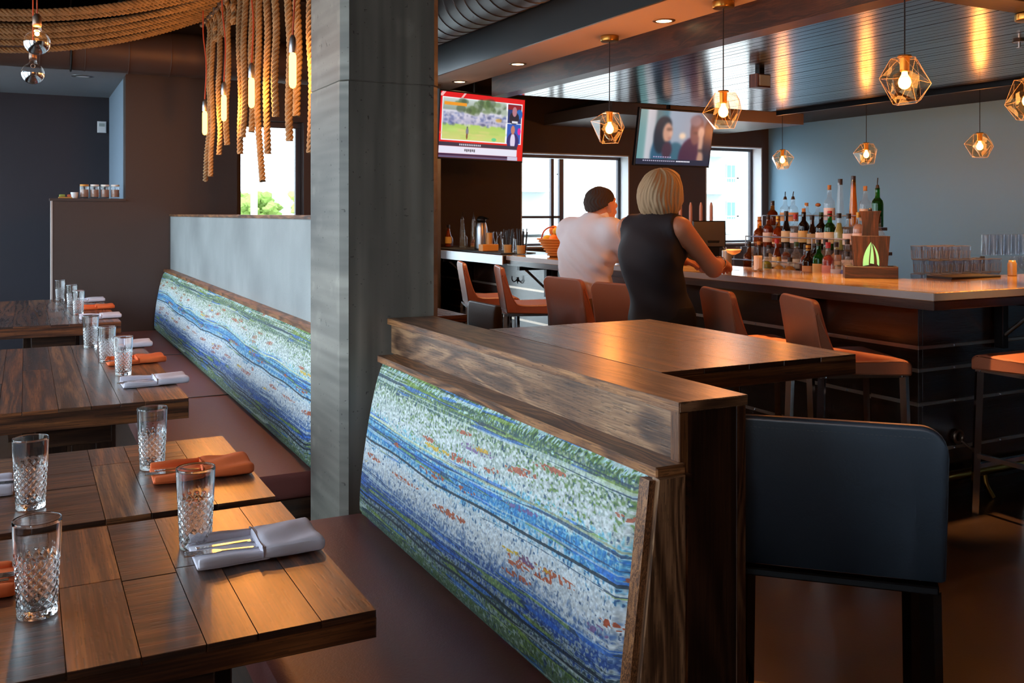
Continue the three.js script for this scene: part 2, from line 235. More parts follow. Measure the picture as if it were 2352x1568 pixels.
{
  const o = new THREE.Group(); o.name = 'plank_ceiling'; o.userData = { kind: 'structure', label: 'glossy dark plank ceiling over the bar', category: 'ceiling' }; scene.add(o);
  part(o, 'backing', span(3.9, 7.05, 2.52, 2.6, -7.55, -3.2), mBlackMetal);
  const pw = 0.0825, n = Math.floor(3.13 / pw);
  const gs = [0, 1, 2, 3].map(() => uvm(cb(pw - 0.008, 0.02, 4.34, 0.005), 'z'));
  for (let i = 0; i < n; i++) part(o, 'plank', gs[i % 4], mPlank, [3.905 + (i + 0.5) * pw, 2.50 + 0.0015 * (hash(i, 3, 5) - 0.5), -5.375]);
}
// ---- ducts
function ductGeo(L, r, pitch) { const pts = []; for (let x = 0; x < L; x += pitch) pts.push([r, x], [r, x + pitch - 0.012], [r + 0.005, x + pitch - 0.009], [r + 0.005, x + pitch - 0.003]); pts.push([r, L]); return lathe(pts, 40); }
{
  const o = thing('air_duct', 'large dark spiral air duct hung beside the beige soffit', 'duct', [2.93, 3.02, -10.0]);
  part(o, 'pipe', ductGeo(12.9, 0.235, 0.16).rotateX(PI / 2), mDuct);
  for (const z of [2.5, 5.2, 8, 11]) { part(o, 'hanger', mg([new THREE.TorusGeometry(0.246, 0.008, 6, 32).translate(0, 0, z), rod([0.246, 0, z], [0.246, 0.28, z], 0.006), rod([-0.246, 0, z], [-0.246, 0.28, z], 0.006)]), mBlackMetal); }
  const p = thing('air_duct', 'dark brown round duct crossing above the service opening', 'duct', [-1.7, 2.66, -7.75]);
  part(p, 'pipe', ductGeo(4.1, 0.17, 0.3).rotateZ(-PI / 2), S(0x4a3a34, { roughness: 0.5, metalness: 0.2 }));
  for (const x of [0.6, 2.0, 3.4]) part(p, 'hanger', mg([new THREE.TorusGeometry(0.18, 0.007, 6, 28).rotateY(PI / 2).translate(x, 0, 0), rod([x, 0.18, 0], [x, 0.64, 0], 0.006)]), mBlackMetal);
}

// ---------------------------------------------------------------- concrete column
{
  const o = thing('concrete_column', 'square concrete column with chamfered corners between the two booths', 'column', [1.095, 0, -3.2]);
  const sh = new THREE.Shape(), a = 0.175, b = 0.2, c = 0.024;
  [[-a + c, -b], [a - c, -b], [a, -b + c], [a, b - c], [a - c, b], [-a + c, b], [-a, b - c], [-a, -b + c]].forEach(([x, y], i) => (i ? sh.lineTo(x, y) : sh.moveTo(x, y)));
  const ex = (h) => uvm(new THREE.ExtrudeGeometry(sh, { depth: h, bevelEnabled: true, bevelThickness: 0.003, bevelSize: 0.003, bevelOffset: -0.003, bevelSegments: 1 }).rotateX(-PI / 2), 'x', 0.3, 0.2);
  part(o, 'lower_pour', ex(1.855), mConcrete, [0, 0, 0]);
  part(o, 'upper_pour', ex(TOP - 1.861), mConcrete, [0.002, 1.861, -0.001]);
}

// ---------------------------------------------------------------- booths
function backPad(L, hgt, lean, th) {             // upholstered back: z along the bench, y up, front face towards -x, leaning back by `lean`
  const ny = 22, nz = Math.max(20, Math.round(L * 14)), pos = [], uv = [], idx = [], prof = [];
  for (let j = 0; j <= ny; j++) { const t = j / ny, a = t * PI; prof.push([t, Math.sin(a) ** 0.35]); }
  const P = (t, s, side) => { const ez = Math.min(s, L - s), round = Math.min(1, Math.sqrt(clamp(ez / 0.035)) ), by = Math.sin(clamp(t, 0, 1) * PI) ** 0.3; const depth = th * (0.25 + 0.75 * round * by); return [t * lean - (side ? depth : 0), t * hgt, s]; };
  for (let i = 0; i <= nz; i++) { const s = i / nz; const sz = L * (s < 0.06 ? s * s / 0.06 * 0.5 : s > 0.94 ? 1 - (1 - s) ** 2 / 0.06 * 0.5 : mix(0.03, 0.97, (s - 0.06) / 0.88)); for (let j = 0; j <= ny; j++) { const p = P(prof[j][0], sz, true); pos.push(...p); uv.push(sz, prof[j][0] * 0.5 + 0.01); } }
  for (let i = 0; i < nz; i++) for (let j = 0; j < ny; j++) { const a = i * (ny + 1) + j, b = a + ny + 1; idx.push(a, b, a + 1, b, b + 1, a + 1); }
  const g = new THREE.BufferGeometry(); g.setAttribute('position', new THREE.Float32BufferAttribute(pos, 3)); g.setAttribute('uv', new THREE.Float32BufferAttribute(uv, 2)); g.setIndex(idx); g.computeVertexNormals();
  return g;
}
function booth(label, z0, z1, endPanel, uvShift) {          // z0 far, z1 near
  const L = z1 - z0, o = thing('booth_bench', label, 'bench', [0.95, 0, z0]);
  part(o, 'base', uvm(span(-0.47, 0.1, 0, 0.36, 0.02, L - 0.02, 0.004), 'z'), mDarkWood);
  const seat = part(o, 'seat_cushion', uvm(pad(0.53, 0.11, L - 0.01, 0.03, 0.006), 'z'), mSeatRed, [-0.235, 0.41, L / 2]);
  const nSeam = Math.max(1, Math.round(L / 1.6)); 
  for (let i = 1; i < nSeam; i++) part(seat, 'seam', rod([-0.26, 0.062, -L / 2 + i * L / nSeam], [0.26, 0.062, -L / 2 + i * L / nSeam], 0.003, 6), mBlackLeather);
  const g = backPad(L - 0.05, 0.485, 0.075, 0.05); const u = g.attributes.uv; for (let i = 0; i < u.count; i++) u.setX(i, u.getX(i) + uvShift);
  part(o, 'back_cushion', g, mWeave, [0.02, 0.458, 0.025]);
  part(o, 'back_board', mg([bar([0.05, 0.36, L / 2], [0.115, 0.94, L / 2], 0.07, L - 0.002)]), mDarkWood);
  part(o, 'top_rail', uvm(span(0.068, 0.135, 0.938, 0.958, 0, L, 0.003), 'z'), mWalnutPale);
  if (endPanel) {
    const s = new THREE.Shape(); s.moveTo(0.0, 0.02); s.lineTo(0.012, 0.46); s.lineTo(0.068, 0.938); s.lineTo(0.125, 0.938); s.lineTo(0.125, 0.02); s.closePath();
    part(o, 'end_panel', uvm(new THREE.ExtrudeGeometry(s, { depth: 0.018, bevelEnabled: true, bevelThickness: 0.002, bevelSize: 0.002, bevelSegments: 1 }), 'y').translate(0, 0, L - 0.01), mWalnut);
    part(o, 'side_trim', bar([0.004, 0.45, L - 0.015], [0.062, 0.936, L - 0.015], 0.02, 0.03), mWalnutPale);
  }
  return o;
}
booth('dark red booth bench in front with blue painted-weave back', -2.93, -1.40, true, 0.32);
booth('long dark red booth bench running to the far wall', -8.28, -3.47, false, 1.1);
{
  const o = thing('booth_partition', 'low walnut partition behind the front booth', 'partition', [0, 0, 0]);
  part(o, 'upright_board', uvm(span(1.085, 1.1, 0.955, 1.05, -2.98, -1.44), 'z'), mWalnut);
  part(o, 'core', span(1.1, 1.215, 0, 1.05, -2.985, -1.425), mDarkWood);
  part(o, 'back_board', uvm(span(1.215, 1.232, 0, 1.05, -2.985, -1.412), 'y'), mDarkWood);
  part(o, 'end_panel', uvm(span(1.1, 1.215, 0, 1.05, -1.425, -1.414), 'y'), mDarkWood);
  part(o, 'corner_post', uvm(span(1.078, 1.1, 0, 1.05, -1.44, -1.412, 0.002), 'y'), woodMat(wWalnut, 0xb9a08c));
  part(o, 'corner_post', uvm(span(1.213, 1.236, 0, 1.05, -1.413, -1.41, 0.001), 'y'), woodMat(wWalnut, 0x9a8c88));
  const cap = part(o, 'cap', uvm(span(1.076, 1.24, 1.05, 1.07, -2.99, -1.408, 0.002), 'z'), mWalnut);
  part(cap, 'edge_band', uvm(span(1.0745, 1.0765, 1.0505, 1.0695, -2.99, -1.409), 'z'), mWalnutPale);
  const p = thing('booth_partition', 'tall grey panel with wooden cap behind the far booth', 'partition', [0, 0, 0]);
  part(p, 'panel', uvm(span(1.075, 1.2, 0, 1.395, -8.3, -3.41), 'z'), mPanel);
  part(p, 'cap', uvm(span(1.065, 1.21, 1.395, 1.412, -8.3, -3.41, 0.002), 'z'), mWalnutPale);
}

// ---------------------------------------------------------------- dining tables
function diningTable(label, z0, z1, th, cols, name = 'dining_table', x0 = -0.26, x1 = 0.52, h = 0.76, legs = true) {
  const o = thing(name, label, 'table', [(x0 + x1) / 2, 0, (z0 + z1) / 2]), W = x1 - x0, D = z1 - z0, top = new THREE.Group(); top.name = 'table_top'; o.add(top);
  part(top, 'core', span(-W / 2 + 0.004, W / 2 - 0.004, h - th + 0.004, h - 0.012, -D / 2 + 0.004, D / 2 - 0.004), mEdge);
  // apron boards round the edge
  part(top, 'edge_board', uvm(span(-W / 2, W / 2, h - th, h - 0.013, D / 2 - 0.02, D / 2, 0.002), 'x'), mEdge); part(top, 'edge_board', uvm(span(-W / 2, W / 2, h - th, h - 0.013, -D / 2, -D / 2 + 0.02, 0.002), 'x'), mEdge);
  part(top, 'edge_board', uvm(span(W / 2 - 0.02, W / 2, h - th, h - 0.013, -D / 2 + 0.02, D / 2 - 0.02, 0.002), 'z'), mEdge); part(top, 'edge_board', uvm(span(-W / 2, -W / 2 + 0.02, h - th, h - 0.013, -D / 2 + 0.02, D / 2 - 0.02, 0.002), 'z'), mEdge);
  let x = -W / 2; let k = Math.floor(rnd() * 6);
  for (const [w, cuts, grain] of cols) {
    const cw = w * W; let z = -D / 2;
    const sum = cuts.reduce((a, b) => a + b, 0);
    for (const c of cuts) { const cd = (c / sum) * D; part(top, 'board', uvm(cb(cw - 0.0016, 0.0125, cd - 0.0016, 0.0009), grain), mBoards[(k = (k + 1 + Math.floor(rnd() * 4)) % 6)], [x + cw / 2, h - 0.00625 - 0.0007 * rnd(), z + cd / 2]); z += cd; }
    x += cw;
  }
  if (legs) {
    const ped = (z) => { for (const s of [-0.13, -0.045, 0.04, 0.125]) part(o, 'leg_slat', uvm(cb(0.07, h - th - 0.06, 0.03, 0.003), 'y'), mDarkWood, [s + 0.02, (h - th + 0.06) / 2, z]); part(o, 'foot', uvm(cb(0.5, 0.06, 0.08, 0.004), 'x'), mDarkWood, [0.02, 0.03, z]); };
    if (D > 1) { ped(-D / 4); ped(D / 4); } else { ped(-D * 0.28); ped(D * 0.28); }
    part(o, 'rail', uvm(span(-0.1, 0.14, h - th - 0.07, h - th, -D / 2 + 0.06, D / 2 - 0.06, 0.003), 'z'), mDarkWood);
  }
  return o;
}
const colsA = () => [[0.28, [1, 1.2], 'z'], [0.25, [1.1, 0.9], 'x'], [0.14, [0.9, 1.15], 'z'], [0.18, [1.3, 0.9], 'z'], [0.15, [1], 'z']];
diningTable('front dining table of reclaimed boards with grey napkin at its corner', -2.165, -1.498, 0.046, [[0.2, [1], 'z'], [0.2, [0.6, 1.4], 'x'], [0.13, [1, 1.05], 'z'], [0.12, [1.04, 1], 'x'], [0.1, [1, 1.1], 'z'], [0.13, [1.03, 1], 'z'], [0.12, [1], 'z']]);
diningTable('second dining table pushed against the front one, with orange napkin', -2.885, -2.21, 0.046, [[0.2, [1], 'z'], [0.14, [1, 0.7], 'x'], [0.19, [0.8, 0.5, 1], 'x'], [0.12, [0.4, 1], 'z'], [0.18, [0.5, 1.3], 'x'], [0.17, [1], 'z']]);
diningTable('long dining table with thick edge, third from the front', -5.2, -3.53, 0.072, [[0.1, [1], 'z'], [0.13, [1, 0.6], 'z'], [0.09, [1], 'z'], [0.14, [0.8, 1], 'z'], [0.13, [1], 'z'], [0.12, [1, 1.2], 'z'], [0.1, [1.3, 1], 'z'], [0.19, [1], 'z']]);
diningTable('farthest long dining table near the dark wall', -8.05, -6.21, 0.072, [[0.12, [1], 'z'], [0.13, [1, 0.6], 'z'], [0.11, [1], 'z'], [0.14, [0.8, 1], 'z'], [0.13, [1], 'z'], [0.14, [1], 'z'], [0.23, [1], 'z']]);

// ---------------------------------------------------------------- cut glass tumblers
function tumblerGeo() {
  const H = 0.157, nT = 112, ny = 84, pos = [], idx = [], N = 14;
  const R = (y) => mix(0.0305, 0.038, y / H);
  for (let j = 0; j <= ny; j++) for (let i = 0; i <= nT; i++) {
    const y = (j / ny) * H, th = (i / nT) * 2 * PI, a = (i / nT) * N, b = y / 0.0155;
    const d1 = Math.abs((a + b) - Math.round(a + b)), d2 = Math.abs((a - b) - Math.round(a - b)), g = 1 - Math.min(1, Math.min(d1, d2) / 0.3);
    const arch = 0.098 + 0.010 * Math.cos(a * 2 * PI), on = sstep(0.006, 0.011, y) * (1 - sstep(arch - 0.006, arch, y));
    const r = R(y) - 0.0019 * g * on + (j === 0 ? -0.0012 : 0) - (j >= ny - 1 ? 0.0004 * (j - ny + 2) : 0);
    pos.push(r * Math.cos(th), y, r * Math.sin(th));
  }
  for (let j = 0; j < ny; j++) for (let i = 0; i < nT; i++) { const a = j * (nT + 1) + i, b = a + nT + 1; idx.push(a, b, a + 1, b, b + 1, a + 1); }
  const g = new THREE.BufferGeometry(); g.setAttribute('position', new THREE.Float32BufferAttribute(pos, 3)); g.setIndex(idx); g.computeVertexNormals();
  g.setAttribute('uv', new THREE.Float32BufferAttribute(new Float32Array((pos.length / 3) * 2), 2));
  const inner = lathe([[0.0375 - 0.0005, H], [0.0365, H + 0.0004], [0.0352, H - 0.001], [0.0345, 0.13], [0.0305, 0.05], [0.0278, 0.016], [0.024, 0.0135], [0.0001, 0.013]], 56);
  const base = lathe([[0.0001, 0.0012], [0.022, 0.0012], [0.026, 0], [0.0293, 0]], 56);
  return mg([g, inner, base]);
}
const tumbler = tumblerGeo(), tumblerFar = tumbler;
const glasses = [[0.30, -1.95, 'near the grey napkin on the front table'], [0.017, -1.74, 'on the left of the front table, nearest the camera'], [0.292, -2.6, 'beside the orange napkin on the second table'], [0.01, -2.378, 'on the left of the second table'], [0.356, -4.16, 'nearest on the long third table'], [0.322, -4.56, 'in the middle of the row on the third table'], [0.285, -5.08, 'farthest of the row on the third table'], [0.307, -6.77, 'nearest on the farthest table'], [0.29, -7.33, 'in the middle of the row on the farthest table'], [0.233, -7.9, 'last of the row on the farthest table']];
glasses.forEach(([x, z, where], i) => one('water_glass', tumbler, mGlass, 'empty diamond-cut water glass ' + where, 'glass', [x, 0.7602, z], i * 0.7, 'cut water glasses on the dining tables'));

// ---------------------------------------------------------------- napkin rolls with cutlery
const clothBump = tex(256, 256, (u, v) => 128 + 60 * Math.sin(u * 2 * PI * 64) * Math.sin(v * 2 * PI * 64), false, 0.06, 0.06);
const mLinen = S(0xc4c0cc, { roughness: 0.8, bumpMap: clothBump, bumpScale: 0.0003 }), mOrange = S(0xd8622a, { roughness: 0.75, bumpMap: clothBump, bumpScale: 0.0003 });
function napkinGeos(L, W, seed) {
  const soft = (w, h, d, amp, sx) => { const g = pad(w, h, d, Math.min(h, d) * 0.42, 0.0025, 8), p = g.attributes.position; for (let i = 0; i < p.count; i++) { const x = p.getX(i), y = p.getY(i), z = p.getZ(i), k = (vn((x + 1) * 26, (z + 1) * 20, 999, 999, seed) - 0.5) + 0.6 * Math.sin(z * 60 + x * 34 + seed); if (y > 0) p.setY(i, y + amp * k); p.setZ(i, z * (1 + sx * x) + 0.002 * Math.sin(x * 40 + seed)); } g.computeVertexNormals(); return uvm(g, 'x'); };
  return { sleeve: soft(L * 0.5, 0.024, W, 0.0035, 0.5).translate(L * 0.25, 0.0155, 0), base: soft(L * 0.56, 0.009, W * 0.94, 0.0012, 0).translate(-L * 0.22, 0.0055, 0), foldNear: soft(L * 0.5, 0.017, 0.013, 0.0022, 0).translate(-L * 0.24, 0.012, W / 2 - 0.009), foldFar: soft(L * 0.5, 0.021, 0.011, 0.0022, 0).translate(-L * 0.24, 0.014, -W / 2 + 0.008), hem: soft(0.008, 0.027, W * 1.0, 0.002, 0).translate(0.004, 0.016, 0) };
}
const nap0 = napkinGeos(0.24, 0.145, 3), nap1 = napkinGeos(0.24, 0.145, 8);
const forkGeo = (() => { const s = new THREE.Shape(); s.moveTo(-0.08, -0.003); s.lineTo(0.03, -0.0025); s.bezierCurveTo(0.045, -0.011, 0.05, -0.011, 0.06, -0.011); for (let k = 0; k < 4; k++) { const y = -0.011 + k * 0.0066; s.lineTo(0.1, y + 0.0008); s.lineTo(0.1, y + 0.0026); s.lineTo(0.066, y + 0.0034); if (k < 3) s.lineTo(0.066, y + 0.0066); } s.bezierCurveTo(0.05, 0.012, 0.045, 0.011, 0.03, 0.0025); s.lineTo(-0.08, 0.006); s.closePath(); return new THREE.ExtrudeGeometry(s, { depth: 0.0016, bevelEnabled: true, bevelThickness: 0.0006, bevelSize: 0.0006, bevelSegments: 1, curveSegments: 5 }).rotateX(-PI / 2); })();
const knifeGeo = (() => { const s = new THREE.Shape(); s.moveTo(-0.08, -0.006); s.lineTo(0.015, -0.004); s.lineTo(0.018, -0.008); s.quadraticCurveTo(0.09, -0.011, 0.105, 0.004); s.lineTo(0.018, 0.004); s.lineTo(-0.08, 0.006); s.closePath(); return new THREE.ExtrudeGeometry(s, { depth: 0.0018, bevelEnabled: true, bevelThickness: 0.0006, bevelSize: 0.0006, bevelSegments: 1, curveSegments: 5 }).rotateX(-PI / 2); })();
function napkin(x, z, turn, orange, where, cutlery = true) {
  const g = orange ? nap1 : nap0, m = orange ? mOrange : mLinen, y = 0.7605;
  const o = thing('folded_napkin', (orange ? 'orange' : 'pale grey') + ' folded cloth napkin ' + where, 'napkin', [x, y, z], turn, 'cutlery napkins on the dining tables');
  part(o, 'sleeve', g.sleeve, m); part(o, 'base', g.base, m); part(o, 'fold', g.foldNear, m); part(o, 'fold', g.foldFar, m); part(o, 'hem', g.hem, m);
  if (cutlery) {
    const c = Math.cos(turn), s = Math.sin(turn), at = (lx, lz) => [x + lx * c + lz * s, y + 0.0125, z - lx * s + lz * c];
    one('fork', forkGeo, mChrome, 'steel fork in the ' + (orange ? 'orange' : 'grey') + ' napkin ' + where, 'fork', at(-0.035, 0.016), turn + PI - 0.12, 'cutlery in the napkins');
    one('knife', knifeGeo, mChrome, 'steel knife in the ' + (orange ? 'orange' : 'grey') + ' napkin ' + where, 'knife', at(-0.03, -0.02), turn + 0.03, 'cutlery in the napkins');
  }
}
napkin(0.402, -1.872, -0.02, false, 'at the front table corner');
napkin(0.398, -2.49, -0.04, true, 'on the second table');
napkin(-0.137, -1.90, PI + 0.03, true, 'at the left edge of the front table');
napkin(-0.145, -2.56, PI, false, 'at the left edge of the second table');
napkin(0.445, -3.89, 0.02, false, 'nearest on the third table');
napkin(0.435, -4.48, 0.03, true, 'in the middle of the third table');
napkin(0.44, -5.02, 0, false, 'farthest on the third table', false);
napkin(0.42, -6.48, 0, false, 'nearest on the farthest table', false);
napkin(0.43, -7.12, 0, true, 'on the farthest table', false);
napkin(0.41, -7.72, 0, false, 'farthest on the farthest table', false);

// ---------------------------------------------------------------- ropes swagged over the dining room
const ropeMap = tex(256, 64, (u, v) => { const k = 0.72 + 0.5 * (vn(u * 96 + v * 12, v * 48, 96, 48, 501) - 0.3) + 0.2 * (fbm(u, v, 6, 4, 505, 2) - 0.5); return [170 * k, 146 * k, 108 * k]; }, true, 0.1, 1);
const mRope = S(0xffffff, { map: ropeMap, roughness: 0.85 });
function ropeGeo(pts, r, pitch) {
  const curve = new THREE.CatmullRomCurve3(pts, false, 'centripetal'), L = curve.getLength(), n = Math.ceil((L / pitch) * 9), f = curve.computeFrenetFrames(n, false), strands = [];
  for (let s = 0; s < 3; s++) {
    const pos = [], nor = [], uv = [], idx = [], K = 6, rs = r * 0.56, off = r * 0.5;
    for (let i = 0; i <= n; i++) {
      const t = i / n, c = curve.getPointAt(t), a = (t * L / pitch + s / 3) * 2 * PI, N = f.normals[i], B = f.binormals[i];
      const ctr = c.clone().addScaledVector(N, Math.cos(a) * off).addScaledVector(B, Math.sin(a) * off);
      for (let k = 0; k <= K; k++) { const b = (k / K) * 2 * PI, d = N.clone().multiplyScalar(Math.cos(b)).addScaledVector(B, Math.sin(b)), p = ctr.clone().addScaledVector(d, rs); pos.push(p.x, p.y, p.z); nor.push(d.x, d.y, d.z); uv.push(t * L, k / K); }
    }
    for (let i = 0; i < n; i++) for (let k = 0; k < K; k++) { const a = i * (K + 1) + k, b = a + K + 1; idx.push(a, a + 1, b, b, a + 1, b + 1); }
    const g = new THREE.BufferGeometry(); g.setAttribute('position', new THREE.Float32BufferAttribute(pos, 3)); g.setAttribute('normal', new THREE.Float32BufferAttribute(nor, 3)); g.setAttribute('uv', new THREE.Float32BufferAttribute(uv, 2)); g.setIndex(idx); strands.push(g);
  }
  return strands;
}
const ORD = ['first', 'second', 'third', 'fourth', 'fifth', 'sixth', 'seventh', 'eighth', 'ninth', 'tenth', 'eleventh', 'twelfth', 'thirteenth', 'fourteenth', 'fifteenth', 'sixteenth', 'seventeenth', 'eighteenth'];
// [z of hanger, y of tail end, z drift of tail end]
const tails0 = [[-4.307, 1.70, 0], [-4.54, 1.892, -0.02], [-4.723, 1.782, 0.02], [-5.009, 1.932, 0], [-5.206, 1.746, 0], [-5.429, 1.6, 0.1], [-5.596, 1.895, 0], [-5.798, 1.881, -0.03], [-5.958, 1.785, 0.05], [-6.305, 1.87, -0.08], [-6.639, 1.82, 0], [-6.899, 1.683, -0.05], [-7.04, 1.66, -0.16]];
const tails = [...tails0, [-6.13, 2.62, 0], [-6.47, 2.6, 0], [-6.77, 2.62, 0]].sort((a, b) => b[0] - a[0]);
const curls = [1.6, 1.66];
const hangY = 2.78, hangX = 1.14;
tails.forEach(([z, y, dz], i) => {
  const o = thing('manila_rope', 'thick twisted rope, ' + ORD[i] + ' hanging tail from the concrete column', 'rope', [0, 0, 0], 0, 'ropes swagged over the dining tables');
  const pts = [], xl = -1.68, sag = 0.3 + 0.03 * Math.sin(i * 2.3);
  for (let k = 0; k <= 14; k++) { const t = k / 14, x = mix(xl, hangX - 0.045, t); pts.push(V(x, hangY - 0.0 - sag * 4 * t * (1 - t) + 0.02 * t, z + 0.012 * Math.sin(t * 5 + i))); }
  pts.push(V(hangX, hangY + 0.035, z), V(hangX + 0.038, hangY - 0.02, z));
  const h = hangY - y; for (let k = 1; k <= 6; k++) { const t = k / 6; pts.push(V(hangX + 0.036 + 0.006 * Math.sin(k * 1.7 + i), hangY - 0.02 - (h - 0.02) * t, z + dz * (curls.includes(y) ? sstep(0.72, 1, t) : t) + 0.008 * Math.sin(k * 2.1 + i * 1.3))); }
  ropeGeo(pts, 0.0195, 0.075).forEach((g) => part(o, 'strand', g, mRope));
  const pin = thing('rope_hook', 'steel hook carrying the ' + ORD[i] + ' rope from the concrete column', 'hook', [hangX - 0.005, hangY, z], 0, 'hooks holding the ropes');
  part(pin, 'pin', rod([0, 0, -0.05], [0, 0, 0.05], 0.009), mSteel); part(pin, 'rod', rod([0, 0, 0.05], [0, TOP - hangY, 0.05], 0.007), mSteel); part(pin, 'collar', rod([0, 0, -0.055], [0, 0, -0.045], 0.016, 12), mSteel);
});
one('rope_rail', rod([0, 0, -3.6], [0, 0, -7.4], 0.016, 12), mBlackMetal, 'black pipe above the rope hooks', 'pipe', [hangX - 0.05, 3.1, 0]);
// tube filament lamps on orange cords
const mCord = S(0xb4451c, { roughness: 0.6 }), mBlackCord = S(0x16161a, { roughness: 0.6 });
[[-4.22, 2.057], [-5.09, 2.055], [-5.875, 2.052], [-6.56, 2.02]].forEach(([z, y], i) => {
  const o = thing('tube_lamp', ['tube filament lamp hung highest in the picture, by the column', 'second tube filament lamp from the column', 'third tube filament lamp from the column', 'farthest tube filament lamp on the rope ends'][i], 'lamp', [hangX - 0.072, y, z], 0, 'tube lamps among the ropes');
  part(o, 'cord', tube([[0, 0.16, 0], [0.008, 0.4, 0.006], [-0.01, 0.62, -0.004], [0, 3.1 - y, 0]], 0.0042, 20, 6), mCord);
  part(o, 'socket', lathe([[0.0001, 0.165], [0.006, 0.165], [0.014, 0.15], [0.0165, 0.12], [0.0165, 0.085], [0.012, 0.082], [0.0001, 0.082]], 20), mSteel);
  part(o, 'glow_tube', lathe([[0.0115, 0.085], [0.016, 0.07], [0.0165, -0.055], [0.012, -0.07], [0.0001, -0.076]], 20), mFilament);
  const l = new THREE.PointLight(0xffa04c, 0.9, 0, 2); l.position.set(0, 0, 0.0); l.castShadow = true; l.shadow.radius = 1; l.name = 'tube_lamp_light'; o.add(l);
});
// half-mirrored globe bulbs
[[0.04, 2.085, -4.11, 0.048, 'nearer half-mirrored globe bulb hanging under the ropes'], [0.03, 2.055, -4.8, 0.0485, 'farther half-mirrored globe bulb hanging under the ropes']].forEach(([x, y, z, r, label], i) => {
  const o = thing('globe_bulb', label, 'bulb', [x, y, z], 0, 'globe bulbs');
  const up = [], lo = []; for (let k = 0; k <= 12; k++) { const a = -PI / 2 + (k / 12) * PI / 2; lo.push([Math.max(0.0001, r * Math.cos(a)), r * Math.sin(a)]); } for (let k = 0; k <= 9; k++) { const a = (k / 9) * 1.22; up.push([r * Math.cos(a), r * Math.sin(a)]); } up.push([0.0155, 0.055], [0.0145, 0.066]);
  part(o, 'mirror_half', lathe(lo, 40), mChrome); part(o, 'clear_half', lathe(up, 40), mThin);
  part(o, 'socket', lathe([[0.0001, 0.062], [0.0155, 0.062], [0.0165, 0.075], [0.0165, 0.1], [0.008, 0.112], [0.0001, 0.112]], 20), mBronze);
  part(o, 'cord', rod([0, 0.11, 0], [0, TOP - y, 0], 0.003, 6), mCord);
  if (i === 0) { part(o, 'filament', new THREE.SphereGeometry(0.009, 12, 8).translate(0, 0.034, 0), mBulb); const l = new THREE.PointLight(0xff9a48, 0.9, 0, 2); l.position.set(0, 0.034, 0); l.castShadow = true; l.name = 'globe_bulb_light'; o.add(l); }
  else part(o, 'filament', new THREE.TorusGeometry(0.009, 0.0008, 6, 16).translate(0, 0.034, 0), mSteel);
});

{ // lamp over the aisle behind the camera
  const o = thing('globe_bulb', 'clear globe bulb hanging over the near end of the dining room', 'bulb', [-0.5, 2.1, 0.7], 0, 'globe bulbs');
  part(o, 'bulb', new THREE.SphereGeometry(0.045, 24, 16), glow(0xffb870, 8)); part(o, 'socket', cyl(0.016, 0.018, 0.06, 16).translate(0, 0.07, 0), mBronze); part(o, 'cord', rod([0, 0.1, 0], [0, TOP - 2.1, 0], 0.003, 6), mCord);
  const l = new THREE.PointLight(0xffb06a, 1.6, 0, 2); l.castShadow = true; l.shadow.radius = 2.2; l.name = 'globe_bulb_light'; o.add(l);
}

